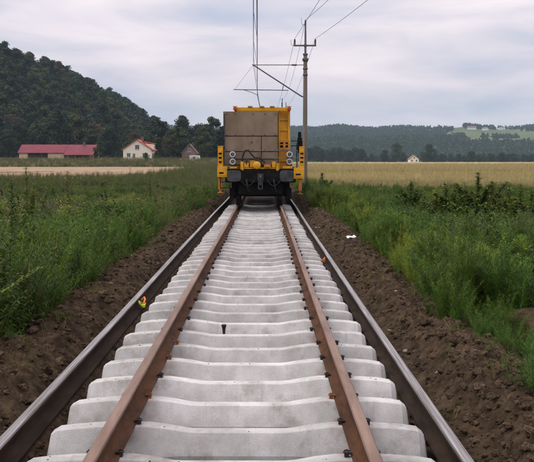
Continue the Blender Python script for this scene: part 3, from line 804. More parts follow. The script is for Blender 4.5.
# cream house with red roof
hz = 1.95
H = empty('house', (-37.8, 250, hz))
tag(H, 'cream two storey house with red tiled roof at the foot of the wooded hill', 'house', 'houses')
mb = MB(); house_walls(mb, 8.5, 9.2, 3.1, 6.0); mb.build('wall', M['cream'], H)
mb = MB(); roof_slab(mb, (-4.8, -.4, 2.86), (0, -.4, 6.05), (0, 9.6, 6.05), (-4.8, 9.6, 2.86), -.16); roof_slab(mb, (0, -.4, 6.05), (4.9, -.4, 2.78), (4.9, 9.6, 2.78), (0, 9.6, 6.05), -.16)
mb.v = [(a, b, c + .16) for a, b, c in mb.v]
rf = mb.build('roof', M['redroof'], H)
mb = MB(); mb.box(0.5, 1.1, 5.2, 5.8, 5.0, 7.0); mb.box(0.42, 1.18, 5.12, 5.88, 7.0, 7.12); mb.build('chimney', M['brownroof'], rf)
mb = MB(); mb.box(1.6, 4.5, 3.0, 6.6, 3.0, 4.9); mb.build('dormer', M['cream'], H)
mb = MB(); roof_slab(mb, (1.0, 2.7, 5.55), (4.9, 2.7, 4.9), (4.9, 6.9, 4.9), (1.0, 6.9, 5.55), .18); mb.build('dormer_roof', M['redroof'], H)
for (x, z, w_, h_) in ((0.0, 3.2, 1.3, 1.35), (-1.0, 0.1, 0.75, 1.9), (-2.6, 0.9, 1.1, 1.2), (2.1, 0.9, 1.1, 1.2)):
    add_window(H, x, 0, z, w_, h_)
add_window(H, 4.25, 3.0, 0.9, 1.2, 1.2, 'x'); add_window(H, 4.25, 6.3, 0.9, 1.2, 1.2, 'x'); add_window(H, 4.5, 4.8, 3.4, 1.4, 0.9, 'x')
# maroon-roofed barn
B = empty('barn', (-62.0, 250, 2.05))
tag(B, 'long low barn with maroon sheet roof left of the cream house', 'barn')
mb = MB()
mb.box(-11.2, -8.7, 0, 9, -1, 2.1); mb.box(-2.6, 2.2, 0, 9, -1, 2.1); mb.box(-8.7, -2.6, 0.6, 9, -1, 2.1); mb.box(2.2, 11.0, 1.6, 9, -1, 1.5)
for s, sx in ((0, -11.2), (1, 10.9)):
    mb.face([(sx, 0, 2.1), (sx, 9, 2.1), (sx, 4.5, 4.2)][:: 1 if s else -1])
mb.build('wall', M['paleyellow'], B)
mb = MB(); roof_slab(mb, (-11.6, -.5, 1.95), (2.4, -.5, 1.95), (2.4, 4.5, 4.5), (-11.6, 4.5, 4.5), .10); roof_slab(mb, (2.403, -1.5, 1.35), (11.3, -1.5, 1.35), (11.3, 4.5, 4.42), (2.403, 4.5, 4.42), .10)
roof_slab(mb, (11.3, 9.5, 1.95), (-11.6, 9.5, 1.95), (-11.6, 4.503, 4.5), (11.3, 4.503, 4.5), .10)
rf = mb.build('roof', M['maroon'], B)
mb = MB()
for i in range(23):
    x = -11.4 + i * 0.6
    a, b = Vector((x, -.5, 2.06)), Vector((x, 4.5, 4.61))
    mb.tube([a, b], 0.035, 5)
mb.build('roof_seam', M['maroon'], rf)
mb = MB(); mb.box(7.2, 7.8, 3.6, 4.2, 3.6, 5.3); mb.build('chimney', M['brownroof'], rf)
for i in range(3):
    mb = MB(); mb.box(-8.55 + i * 2.0, -6.65 + i * 2.0, 0.50, 0.59, -.5, 2.0); mb.build('opening_shade_panel', M['opening'], B)  # dark panels painted as the shade inside the open bay
for x in (4.2, 6.4, 8.6):
    mb = MB(); mb.box(x - .9, x + .9, 1.50, 1.59, -.5, 1.2); mb.build('boarding', M['brownwood'], B)
# low house half hidden by trees
H2 = empty('house', (-23.3, 262, 1.9))
tag(H2, 'small house with brown gable roof and white walls half hidden by trees', 'house', 'houses')
mb = MB(); house_walls(mb, 4.6, 7, 2.2, 5.0); mb.build('wall', M['brownroof'], H2)
mb = MB(); roof_slab(mb, (-2.7, -.3, 1.9), (0, -.3, 5.1), (0, 7.3, 5.1), (-2.7, 7.3, 1.9), -.15); roof_slab(mb, (0, -.3, 5.1), (2.7, -.3, 1.9), (2.7, 7.3, 1.9), (0, 7.3, 5.1), -.15)
mb.v = [(a, b, c + .15) for a, b, c in mb.v]; mb.build('roof', M['brownroof'], H2)
mb = MB(); mb.box(0.2, 3.4, -2.2, -0.02, -1, 1.5); mb.build('porch', M['whitewall'], H2)
add_window(H2, 1.7, -2.2, 0.4, 0.9, 0.8); add_window(H2, 0, 0, 2.6, 0.9, 1.0)
# distant houses
def far_house(x, y, z, w_, d_, he, hp, wall, roof, label, rz=0.0):
    h = empty('house', (x, y, z), rz)
    tag(h, label, 'house', 'houses')
    mb = MB(); house_walls(mb, w_, d_, he, hp); mb.build('wall', wall, h)
    mb = MB(); o_ = 0.5
    roof_slab(mb, (-w_ / 2 - o_, -o_, he - .3), (0, -o_, hp + .05), (0, d_ + o_, hp + .05), (-w_ / 2 - o_, d_ + o_, he - .3), -.25)
    roof_slab(mb, (0, -o_, hp + .05), (w_ / 2 + o_, -o_, he - .3), (w_ / 2 + o_, d_ + o_, he - .3), (0, d_ + o_, hp + .05), -.25)
    mb.v = [(a, b, c + .25) for a, b, c in mb.v]
    rf_ = mb.build('roof', roof, h)
    mb = MB(); mb.box(w_ * .1, w_ * .1 + .7, d_ * .5, d_ * .5 + .7, hp - 1.2, hp + 1.0); mb.build('chimney', M['brownroof'], rf_)
    for x_ in (-w_ * .25, w_ * .25): add_window(h, x_, 0, he * .35, 1.2, 1.3)
    add_window(h, 0, 0, he + .2, 1.1, 1.1)
    return h
far_house(108.5, 600, gz1(108.5, 600), 6.6, 8, 2.8, 5.4, M['cream'], M['brownroof'], 'tiny cream gabled house at the far edge of the golden field')
far_house(57, 690, gz1(57, 690) + 2.5, 5, 7, 2.6, 4.4, M['whitewall'], M['whitewall'], 'pale roofed building showing among dark trees right of the mast', R(60))
FARH = []
def on_far(x, y): return hillRv(x, y) - 0.5
for (px, Y, w_, d_, rz_, lab) in ((475, 1800, 9, 19, 75, 'long white farmhouse high on the far hill'), (485.5, 1790, 9, 12, 20, 'white gabled house right of the long farmhouse on the far hill'),
                              (449, 1650, 7, 9, 10, 'lone small white house in the woods of the far hill'), (508, 1600, 6, 8, 40, 'small white house on the meadow low on the far hill'), (500, 1900, 9, 9, 0, 'small pale house near the crest of the far hill')):
    x = (px - 264) / F534 * Y
    FARH.append((x, Y))
    far_house(x, Y, on_far(x, Y) + 1, w_, d_, 3.6, 6.8, M['whitewall'], M['whitewall'] if px == 476 else M['brownroof'], lab, R(rz_))

# ------------------------------------------------------------------ trees
def raw_mesh(name, v, f, tint, mats, midx=None, smooth=False):
    me = bpy.data.meshes.new(name)
    me.from_pydata(v, [], f)
    for m in mats: me.materials.append(m)
    if midx is not None: me.polygons.foreach_set('material_index', midx)
    if tint is not None:
        a = me.attributes.new('tint', 'FLOAT', 'FACE'); a.data.foreach_set('value', tint)
    if smooth: me.shade_smooth()
    return me
def unit(r):
    while True:
        v = Vector((r.uniform(-1, 1), r.uniform(-1, 1), r.uniform(-1, 1)))
        if 0.05 < v.length < 1: return v.normalized()
def crown_data(r, H, W, trunk, nlobe, nleaf, leaf, conic=0.0):
    """leaf-clump crown: lobes spread through the crown, small bent leaf faces on each"""
    v, f, ti = [], [], []
    lobes = []
    for i in range(nlobe):
        t = (i + r.random()) / nlobe
        z = trunk + (H - trunk) * (0.06 + 0.90 * t)
        wz = W * (math.sin(math.pi * min(1, 0.16 + 0.80 * t)) ** 0.7) * (1 - conic * t)
        a = r.random() * 6.28; d = wz * math.sqrt(r.random()) * 0.85
        rad = (0.26 + 0.20 * r.random()) * W * (1 - 0.35 * t)
        lobes.append((Vector((d * math.cos(a), d * math.sin(a), z)), rad, r.uniform(-.5, .5)))
    for c, rad, tn in lobes:
        for j in range(nleaf):
            d = unit(r)
            if d.z < -0.35 and r.random() < 0.6: d.z = -d.z
            p = c + Vector((d.x, d.y, d.z * 0.75)) * rad * (0.35 + 0.95 * r.random())
            nrm = (d + unit(r) * 0.9).normalized()
            u = nrm.cross(unit(r)).normalized(); w_ = nrm.cross(u)
            s = leaf * r.uniform(0.55, 1.2)
            b = len(v)
            v += [tuple(p - u * s * .5), tuple(p + w_ * s * .42 + nrm * s * .12), tuple(p + u * s * .6), tuple(p - w_ * s * .42 + nrm * s * .12)]
            f += [(b, b + 1, b + 2), (b, b + 2, b + 3)]
            tt = tn + r.uniform(-.12, .12); ti += [tt, tt]
    return v, f, ti, lobes
def trunk_mb(r, H, trunk, lobes, rad):
    mb = MB()
    pts = [(0, 0, -0.6), (0.03 * H * r.uniform(-.3, .3), 0, H * .25), (0.03 * H * r.uniform(-1, 1), 0.02 * H * r.uniform(-1, 1), H * .55), (0.03 * H * r.uniform(-1, 1), 0, H * .88)]
    mb.tube(pts, [rad * 1.25, rad, rad * .65, rad * .15], 7)
    for c, rr_, tn in lobes[::2][:7]:
        z0 = max(trunk * .7, c.z * 0.55)
        mb.tube([(0, 0, z0), (c.x * .5, c.y * .5, (z0 + c.z) * .52), (c.x, c.y, c.z)], [rad * .42, rad * .28, rad * .08], 5)
    return mb
LEAF = {
    'dark': leafmat('leaf_dark', (0.022, 0.038, 0.012), 0.65, 0.02, 0.15),
    'mid': leafmat('leaf_mid', (0.038, 0.058, 0.016), 0.65, 0.02, 0.15),
    'olive': leafmat('leaf_olive', (0.064, 0.068, 0.018), 0.6, 0.02, 0.15),
    'brown': leafmat('leaf_russet', (0.080, 0.054, 0.022), 0.45, 0.02, 0.15),
    'pine': leafmat('leaf_pine', (0.019, 0.031, 0.021), 0.45, 0.02, 0.1),
}
tr = random.Random(21)
TREE = []
for i in range(9):
    tall = i % 3
    H_, W_, tk, nl, cn = [(14, 5.8, 2.0, 30, 0.05), (15, 5.0, 2.4, 30, 0.15), (13, 6.2, 1.6, 28, 0.0)][tall]
    H_ *= tr.uniform(.92, 1.1)
    v, f, ti, lobes = crown_data(tr, H_, W_, tk, nl + 14, 150, 0.60, cn)
    cme = raw_mesh('crown', v, f, ti, [LEAF['dark']])
    tme = trunk_mb(tr, H_, tk, lobes, 0.24).mesh('trunk', M['bark'], smooth=50)
    TREE.append((cme, tme))
pines = []
for i in range(2):
    v, f, ti, lobes = crown_data(tr, 17, 2.7, 2.0, 64, 70, 0.55, 0.85)
    pines.append((raw_mesh('crown', v, f, ti, [LEAF['pine']]), trunk_mb(tr, 17, 2.5, lobes, 0.22).mesh('trunk', M['bark'], smooth=50)))
def tree(x, y, z, s, kind, tone, label, group, cat='tree', name='broadleaf_tree', sz=1.0):
    cme, tme = (pines if kind >= 100 else TREE)[kind % 100]
    t = empty(name, (x, y, z), tr.uniform(0, 6.28))
    t.scale = (s, s, s * sz)
    c = link('crown', cme, t); link('trunk', tme, t)
    c.material_slots[0].link = 'OBJECT'; c.material_slots[0].material = LEAF[tone]
    tag(t, label, cat, group)
    return t
# jittered grid on the hillside; those that show largest are things, the rest one mass
spots = []
yy = 296.0
while yy < 640:
    step = 8.0 if yy < 470 else 12
    xx = -0.36 * yy - 12
    while xx < -4:
        x, y = xx + tr.uniform(-2.4, 2.4), yy + tr.uniform(-2.4, 2.4)
        spots.append((x, y)); xx += step
    yy += step * 0.95
def shown(x, y):
    """how far this crown clears the ones in front of it (steeper ground and crest show more)"""
    sl = float(hillL(x, y) - hillL(x, y - 9))
    return (sl + 1.2) * 300 / y * (1.8 if y < 312 else 1.0)
spots.sort(key=lambda p: -shown(*p))
near, rest = spots[:285], [p for p in spots[285:]]
hs_ = lambda x: 1.0 - .40 * float(sstep(-75, -50, np.array(x)))
def wood_label(tone, x, y, s_):
    px = 264 + x / y * F534
    sl = 'at the hill foot' if y < 325 else 'on the lower left hillside' if y < 380 else 'high on the left hillside' if y < 430 else 'along the left skyline'
    col_ = 'at the left edge' if px < 25 else 'above the left half of the barn' if px < 60 else 'above the right half of the barn' if px < 98 else 'between barn and cream house' if px < 122 else 'above the cream house' if px < 160 else 'right of the cream house' if px < 200 else 'beside the train'
    return ('small ' if s_ < .88 else 'tall ' if s_ > 1.02 else '') + {'dark': 'dark green tree', 'mid': 'mid green tree', 'olive': 'olive tree', 'brown': 'brownish turning tree', 'pine': 'blackish conifer'}[tone] + ' ' + sl + ' ' + col_
for x, y in near:
    tone = tr.choices(['dark', 'mid', 'olive', 'brown', 'pine'], [44, 30, 11, 6, 9])[0]
    kd = 100 + tr.randrange(2) if tone == 'pine' else tr.randrange(9)
    s_ = tr.uniform(.75, 1.15)
    tree(x, y, float(hillL(x, y)) - 0.4, s_ * hs_(x), kd, tone, wood_label(tone, x, y, s_), 'trees of the wood on the left hill', name='conifer' if tone == 'pine' else 'broadleaf_tree', sz=tr.uniform(.9, 1.12))

# generic scatter: points carrying prototype index, rotation and scale, turned into instances of prototype meshes
def scatter(name, pts, protos, label, cat):
    """pts: list of (x,y,z, scale, rotz, tilt, index)"""
    a = np.array(pts, float)
    me = bpy.data.meshes.new(name)
    me.from_pydata(a[:, :3].tolist(), [], [])
    q = me.attributes.new('scl', 'FLOAT', 'POINT'); q.data.foreach_set('value', a[:, 3].astype(np.float32))
    q = me.attributes.new('rot', 'FLOAT_VECTOR', 'POINT')
    rot = np.stack([a[:, 5] * np.cos(a[:, 4] * 7), a[:, 5] * np.sin(a[:, 4] * 7), a[:, 4]], -1)
    q.data.foreach_set('vector', rot.astype(np.float32).ravel())
    q = me.attributes.new('idx', 'INT', 'POINT'); q.data.foreach_set('value', a[:, 6].astype(np.int32))
    o = link(name, me)
    tag(o, label, cat, kind='stuff')
    col = bpy.data.collections.new(name + '_kinds')
    for i, pm in enumerate(protos):
        col.objects.link(bpy.data.objects.new('kind_%02d' % i, pm))
    ng = bpy.data.node_groups.new(name + '_scatter', 'GeometryNodeTree')
    ng.interface.new_socket('Geometry', in_out='INPUT', socket_type='NodeSocketGeometry')
    ng.interface.new_socket('Geometry', in_out='OUTPUT', socket_type='NodeSocketGeometry')
    gi = N(ng, 'NodeGroupInput'); go = N(ng, 'NodeGroupOutput')
    ci = N(ng, 'GeometryNodeCollectionInfo'); ci.inputs['Collection'].default_value = col
    ci.inputs['Separate Children'].default_value = True; ci.inputs['Reset Children'].default_value = True
    ip = N(ng, 'GeometryNodeInstanceOnPoints'); ip.inputs['Pick Instance'].default_value = True
    def na(nm, ty):
        k = N(ng, 'GeometryNodeInputNamedAttribute', data_type=ty); k.inputs['Name'].default_value = nm
        return [s for s in k.outputs if s.enabled and s.name == 'Attribute'][0]
    er = N(ng, 'FunctionNodeEulerToRotation'); L(ng, na('rot', 'FLOAT_VECTOR'), er.inputs[0])
    L(ng, gi.outputs[0], ip.inputs['Points']); L(ng, ci.outputs[0], ip.inputs['Instance'])
    L(ng, na('idx', 'INT'), ip.inputs['Instance Index']); L(ng, er.outputs[0], ip.inputs['Rotation']); L(ng, na('scl', 'FLOAT'), ip.inputs['Scale'])
    L(ng, ip.outputs[0], go.inputs[0])
    md = o.modifiers.new('scatter', 'NODES'); md.node_group = ng
    return o
# forest mass: whole-tree prototypes (crown with trunk)
def whole_tree(r, tone, H_, W_, tk, nl, nleaf, leaf, cn):
    v, f, ti, lobes = crown_data(r, H_, W_, tk, nl, nleaf, leaf, cn)
    tb = trunk_mb(r, H_, tk, lobes[:6], 0.24)
    b = len(v); v = v + tb.v; nf = len(f)
    f = f + [tuple(b + i for i in q) for q in tb.f]; ti = ti + [0.0] * len(tb.f)
    return raw_mesh('mass_tree', v, f, ti, [LEAF[tone], M['bark']], [0] * nf + [1] * len(tb.f))
mass = [whole_tree(tr, t_, 14 * tr.uniform(.9, 1.1), 5.6, 2.2, 30, 80, 0.8, c_) for t_, c_ in (('dark', .1), ('dark', .2), ('mid', .1), ('mid', .25), ('olive', .1), ('pine', .6))]
scatter('hill_wood', [(x, y, float(hillL(x, y)) - .4, tr.uniform(.75, 1.15) * hs_(x), tr.uniform(0, 6.28), 0.03, tr.choices(range(6), [4, 4, 3, 3, 1, 3])[0]) for x, y in rest], mass, 'dense dark wood filling in the left hill behind the nearer trees', 'wood')

# trees at the foot of the hill and behind the train
def px2x(px, Y): return (px - 264) / F534 * Y + 0.168
foot = [(8, 280, .62, 'dark'), (100, 276, .45, 'mid'), (109, 282, .72, 'dark'), (116, 290, .8, 'pine'), (160, 283, .78, 'dark'), (166, 300, .92, 'pine'), (172, 275, .52, 'olive'), (178, 278, .66, 'mid'), (184, 300, .8, 'dark'), (203, 272, .55, 'olive'), (208, 282, .62, 'dark'), (213, 300, .75, 'mid'), (219, 285, .6, 'dark'), (226, 300, .7, 'dark'), (200, 320, .8, 'dark'), (192, 330, .78, 'pine')]
FL = ['tree at the left end of the barn', 'small tree right of the barn', 'dark tree between barn and cream house', 'conifer behind the left corner of the cream house', 'dark tree just right of the cream house', 'tall conifer right of the cream house', 'low olive tree left of the small brown roofed house', 'mid green tree beside the small brown roofed house', 'dark tree behind the small brown roofed house', 'olive tree hiding the right side of the small brown roofed house', 'dark tree right of the small brown roofed house', 'mid green tree near the left side of the train', 'dark tree at the left edge of the train', 'dark tree behind the left corner of the train', 'dark tree of the row behind the small brown roofed house', 'conifer of the row behind the small brown roofed house']
for (px, Y, s, tone), lab in zip(foot, FL):
    x = px2x(px, Y)
    tree(x, Y, max(gz1(x, Y), float(hillL(x, Y))) - .3, s * (1.0 if px <= 155 else .85 if tone == 'pine' else 1.22), 100 + tr.randrange(2) if tone == 'pine' else tr.randrange(9), tone, lab, 'trees at the foot of the hill', name='conifer' if tone == 'pine' else 'broadleaf_tree')
# tree row at the far edge of the right field
belt = []
for i in range(66):
    px = 304 + i * 3.7 + tr.uniform(-2, 2)
    Y = tr.uniform(640, 720)
    s = tr.uniform(.28, .52)
    if px < 366: s = tr.uniform(.55, .85)
    if 403 < px < 421: s = tr.uniform(.28, .4); Y = 720
    belt.append((px, Y, s, tr.choices(['dark', 'mid', 'pine'], [5, 2, 1])[0]))
belt += [(384, 620, .62, 'pine'), (396, 630, .85, 'mid'), (428, 620, .9, 'dark'), (470, 620, .55, 'dark'), (501, 610, .5, 'pine'), (478, 625, .4, 'dark'), (350, 600, .55, 'dark'), (322, 600, .6, 'dark')]
def belt_col(px):
    for a, b in ((318, 'behind the mast'), (333, 'just right of the mast'), (350, 'by the pale roofed building'), (366, 'right of the pale roofed building'), (385, 'left of the tall pale tree'), (404, 'left of the tiny cream house'), (421, 'around the tiny cream house'), (440, 'right of the tiny cream house'), (465, 'left of the white farm above'), (490, 'under the white farm on the hill'), (515, 'right of the white farm above'), (999, 'at the right edge of the view')):
        if px < a: return b
for px, Y, s, tone in belt:
    x = px2x(px, Y)
    tree(x, Y, gz1(x, Y) - .3, s * 1.15, tr.choice((0, 2, 3, 5, 6, 8)), tone, {'dark': 'dark green', 'mid': 'mid green', 'pine': 'blackish green'}[tone] + ' bushy tree beyond the golden field ' + belt_col(px), 'trees beyond the golden field')
for (px, Y, s, lab) in ((147, 246, .17, 'round dark green shrub against the cream house'), (157, 252, .2, 'dark shrub at the right corner of the cream house'), (97, 252, .28, 'bushy shrub at the right end of the barn'), (119, 256, .2, 'small shrub near the left corner of the cream house')):
    x = px2x(px, Y)
    tree(x, Y, gz1(x, Y) - .2, s, 2, 'mid', lab, 'shrubs by the buildings', 'shrub', 'shrub')
# woods on the far hill
LEAF['far'] = leafmat('leaf_far', (0.046, 0.078, 0.028), 0.4, 0.02, 0.15); LEAF['far_olive'] = leafmat('leaf_far_olive', (0.075, 0.098, 0.034), 0.4, 0.02, 0.15)
fm = [whole_tree(tr, t_, 14, 5.5, 1.0, 10, 26, 2.2, c_) for t_, c_ in (('far', .1), ('mid', .1), ('far_olive', .1), ('pine', .5))]
pts = []
fr_ = random.Random(8)
while len(pts) < 17000:
    Y = fr_.uniform(1030, 2250); x = fr_.uniform(-0.38 * Y, 0.42 * Y)
    z = hillRv(x, Y); px = 264 + x / Y * F534; py = 160 - z / Y * F534
    wood = True
    if px > 448 - (py - 127) * -1.5 and 1340 < Y and py < 142: wood = float(vnoise(np.array(x * .02), np.array(Y * .012))) > .80 or (px > 462 and px < 492 and Y > 1830)
    elif px > 400 and 126 < py < 134: wood = float(vnoise(np.array(x * .013), np.array(Y * .01))) > .50
    elif Y > 1880 and px > 395: wood = float(vnoise(np.array(x * .016 + 7), np.array(Y * .002))) > .66
    if not wood: continue
    if any(abs(x - hx) < 16 and -90 < Y - hy < 14 for hx, hy in FARH): continue
    if float(vnoise(np.array(x * .008 + 3), np.array(Y * .006 + 9))) >.97: continue
    pts.append((x, Y, z - .4, fr_.uniform(.40, .78), fr_.uniform(0, 6.28), 0.02, fr_.choices(range(4), [6, 5, 2, 0.5])[0]))
scatter('far_wood', pts, fm, 'hazy woods covering the far hill', 'wood')

# ------------------------------------------------------------------ soil clods and gravel on the banks
def clod_mesh(seed, mat):
    bm = bmesh.new(); bmesh.ops.create_icosphere(bm, subdivisions=2, radius=1.0)
    o_ = Vector((seed * 7.1, seed * 3.3, 0))
    for v_ in bm.verts:
        k = 0.75 + 0.55 * mnoise.noise(v_.co * 1.1 + o_) + 0.25 * mnoise.noise(v_.co * 2.7 + o_)
        v_.co = Vector((v_.co.x * k, v_.co.y * k * .85, v_.co.z * k * .65))
    me = bpy.data.meshes.new('clod'); bm.to_mesh(me); bm.free(); me.materials.append(mat)
    return me
clods = [clod_mesh(i, M['clod']) for i in range(7)] + [clod_mesh(i + 20, M['stone']) for i in range(2)]
bh = {-1: bank_height(-1), 1: bank_height(1)}
for side in (-1, 1):
    pts = []; cr_ = random.Random(40 + side)
    A = [(cr_.uniform(1.50, 2.75) , 1.5 + 44 * cr_.random() ** 1.55) for _ in range(14000)]
    X_ = np.array([a for a, b in A]) * side; Y_ = np.array([b for a, b in A])
    Z_ = bh[side](X_, Y_)
    for i in range(len(A)):
        s = 0.008 + 0.040 * cr_.random() ** 3.0
        if abs(X_[i]) < 1.56: s = min(s, .018)
        pale = cr_.random() < 0.010
        pts.append((X_[i], Y_[i], Z_[i] + s * .12, s * (1.0 if not pale else .9), cr_.uniform(0, 6.28), cr_.uniform(-.6, .6), 7 + cr_.randrange(2) if pale else cr_.randrange(7)))
    for _ in range(260):
        x_ = side * cr_.uniform(1.6, 2.5); y_ = 2 + 26 * cr_.random() ** 1.4
        s = cr_.uniform(.04, .075)
        pts.append((x_, y_, float(bh[side](np.array(x_), np.array(y_))) + s * .15, s, cr_.uniform(0, 6.28), cr_.uniform(-.6, .6), cr_.randrange(7)))
    scatter('soil_clods', pts, clods, 'loose brown clods and stones on the %s earth bank' % ('left' if side < 0 else 'right'), 'soil')
cr_ = random.Random(77)
pts = []
for i in range(2600):
    s_ = cr_.choice((-1, 1)); x = s_ * cr_.uniform(1.20, 1.37); y_ = 1.5 + 30 * cr_.random()
    s = 0.008 + .016 * cr_.random() ** 2
    pts.append((x, y_, 0.012 if abs(x) < 1.28 else 0.045, s, cr_.uniform(0, 6.28), .3, cr_.randrange(7)))
scatter('soil_clods', pts, clods, 'dark crumbs of earth between sleeper ends and loose rails', 'soil')

scatter('soil_crumbs', crumbs, clods, 'small crumbs of earth lying on the sleeper tops', 'soil')
# ------------------------------------------------------------------ weeds
WM = {
    'feather': leafmat('weed_feather', (0.066, 0.130, 0.010), 0.42, 0.022, 0.35),
    'bright': leafmat('weed_feather_bright', (0.155, 0.205, 0.015), 0.40, 0.02, 0.4),
    'deep': leafmat('weed_feather_deep', (0.028, 0.066, 0.008), 0.42, 0.02, 0.3),
    'grass': leafmat('weed_grass', (0.096, 0.126, 0.014), 0.42, 0.03, 0.35),
    'leaf': leafmat('weed_leaf', (0.062, 0.106, 0.010), 0.42, 0.025, 0.3),
    'leafdark': leafmat('weed_leaf_dark', (0.042, 0.080, 0.011), 0.42, 0.02, 0.25),
    'olive': leafmat('weed_olive', (0.108, 0.100, 0.020), 0.40, 0.03, 0.3),
    'dry': leafmat('weed_dry', (0.24, 0.175, 0.095), 0.3, 0.02, 0.25),
    'flower': leafmat('weed_flower', (0.48, 0.34, 0.03), 0.3, 0.02, 0.2),
    'stem': leafmat('weed_stem', (0.085, 0.085, 0.035), 0.25, 0.02, 0.0),
    'seed': leafmat('weed_seedhead', (0.21, 0.13, 0.085), 0.3, 0.02, 0.2),
    'grainear': leafmat('grain_stalk', (0.35, 0.295, 0.13), 0.35, 0.02, 0.25),
}
WK = list(WM)
class PL:
    """plant collector with per-face material and tint"""
    def __init__(s): s.v, s.f, s.m, s.t = [], [], [], []
    def leaf(s, p, d, up, ln, wd, mat, tint=0.0, droop=0.25, fold=0.15):
        d = d.normalized(); side = d.cross(up)
        if side.length < 1e-3: side = d.cross(Vector((1, 0, 0)))
        side.normalize(); n = side.cross(d)
        b = len(s.v); mid = p + d * ln * .45 
        tip = p + d * ln - Vector((0, 0, 1)) * ln * droop
        s.v += [tuple(p), tuple(mid + side * wd * .5 + n * fold * wd), tuple(mid), tuple(mid - side * wd * .5 + n * fold * wd), tuple(tip)]
        s.f += [(b, b + 1, b + 2), (b, b + 2, b + 3), (b + 1, b + 4, b + 2), (b + 2, b + 4, b + 3)]
        s.m += [WK.index(mat)] * 4; s.t += [tint] * 4
    def blade(s, p, d, ln, wd, mat, bend=0.5, tint=0.0, seg=3):
        hd = Vector((d.x, d.y, 0)); 
        if hd.length < 1e-3: hd = Vector((1, 0, 0))
        hd.normalize(); side = Vector((-hd.y, hd.x, 0))
        q = Vector(p); dd = d.normalized(); b = len(s.v)
        for i in range(seg + 1):
            wv = wd * (1 - (i / seg) ** 1.5) * .5 + wd * .04
            s.v += [tuple(q + side * wv), tuple(q - side * wv)]
            q = q + dd * ln / seg
            dd = (dd + (hd * .6 - Vector((0, 0, 1)) * .55) * bend / seg).normalized()
        for i in range(seg):
            s.f.append((b + 2 * i, b + 2 * i + 1, b + 2 * i + 3, b + 2 * i + 2)); s.m.append(WK.index(mat)); s.t.append(tint)
        return q
    def stem(s, pts, r0, r1, mat, n=3):
        mb = MB(); k = len(pts)
        mb.tube(pts, [r0 + (r1 - r0) * i / (k - 1) for i in range(k)], n, caps=False)
        b = len(s.v); s.v += mb.v; s.f += [tuple(b + i for i in q) for q in mb.f]; s.m += [WK.index(mat)] * len(mb.f); s.t += [0.0] * len(mb.f)
    def mesh(s, name):
        return raw_mesh(name, s.v, s.f, s.t, [WM[k] for k in WK], s.m)
wr = random.Random(99)
Zu = Vector((0, 0, 1))
def feathery(h, spread_, n_st, mat='feather'):
    p = PL()
    for i in range(n_st):
        a = wr.uniform(0, 6.28); r0 = wr.uniform(0, spread_ * .4)
        base = Vector((r0 * math.cos(a), r0 * math.sin(a), 0)); ln = Vector((math.cos(a), math.sin(a), 0)) * spread_ * wr.uniform(.2, .8)
        hh = h * wr.uniform(.65, 1.05); pts = [base + ln * t ** 1.6 + Zu * hh * t for t in (0, .35, .7, 1.0)]
        tn = wr.uniform(-.5, .5)
        p.stem(pts, .0035, .0012, mat)
        nb = 34
        for j in range(nb):
            t = .12 + .88 * j / nb
            q = base + ln * t ** 1.6 + Zu * hh * t
            bl = hh * .30 * (1 - t * .70) * wr.uniform(.6, 1.2)
            for k in range(3):
                b = wr.uniform(0, 6.28)
                d = Vector((math.cos(b), math.sin(b), wr.uniform(.25, 1.0)))
                p.blade(q, d, bl, .0055, mat, .45, tn + wr.uniform(-.15, .15), 2)
    return p.mesh('feathery_weed')
def mound(h, wid, n_st, mat, tip, lf=None):
    """bushy plant: many arching stems filling a dome, fine needles or small leaves along each"""
    p = PL()
    for i in range(n_st):
        a = wr.uniform(0, 6.28); q_ = math.sqrt(wr.random())
        top = Vector((math.cos(a) * wid * q_, math.sin(a) * wid * q_, h * (1 - .55 * q_ ** 2) * wr.uniform(.75, 1.08)))
        c0 = Vector((top.x * .25, top.y * .25, 0)); c1 = Vector((top.x * .45, top.y * .45, top.z * .95))
        f_ = lambda t: c0 * (1 - t) ** 2 + c1 * 2 * t * (1 - t) + top * t * t
        p.stem([f_(t) for t in (0, .35, .7, 1)], .004, .0012, 'stem')
        tn = wr.uniform(-.5, .5)
        nb = 30 if not lf else 20
        for j in range(nb):
            t = .25 + .75 * j / nb; m_ = tip if t > .7 and wr.random() < .6 else mat
            for k in range(3 if not lf else 1):
                b = wr.uniform(0, 6.28); d = Vector((math.cos(b), math.sin(b), wr.uniform(.1, 1.1)))
                if lf: p.leaf(f_(t), d, Zu, lf * wr.uniform(.6, 1.15), lf * .45, m_, tn + wr.uniform(-.2, .2), wr.uniform(.1, .5))
                else: p.blade(f_(t), d, .19 * (1.15 - .75 * t) * wr.uniform(.6, 1.2), .006, m_, .6, tn + wr.uniform(-.15, .15), 2)
    return p.mesh('bushy_weed')
def grass(h, n, mat, mat2=None):
    p = PL()
    for i in range(n):
        a = wr.uniform(0, 6.28); r0 = wr.uniform(0, .12)
        m = mat2 if mat2 and wr.random() < .3 else mat
        d = Vector((math.cos(a) * wr.uniform(.08, .6), math.sin(a) * wr.uniform(.08, .6), 1))
        p.blade((r0 * math.cos(a), r0 * math.sin(a), 0), d, h * wr.uniform(.5, 1.1), wr.uniform(.005, .010), m, wr.uniform(.3, 1.2), wr.uniform(-.5, .5), 4)
    return p.mesh('grass_tuft')
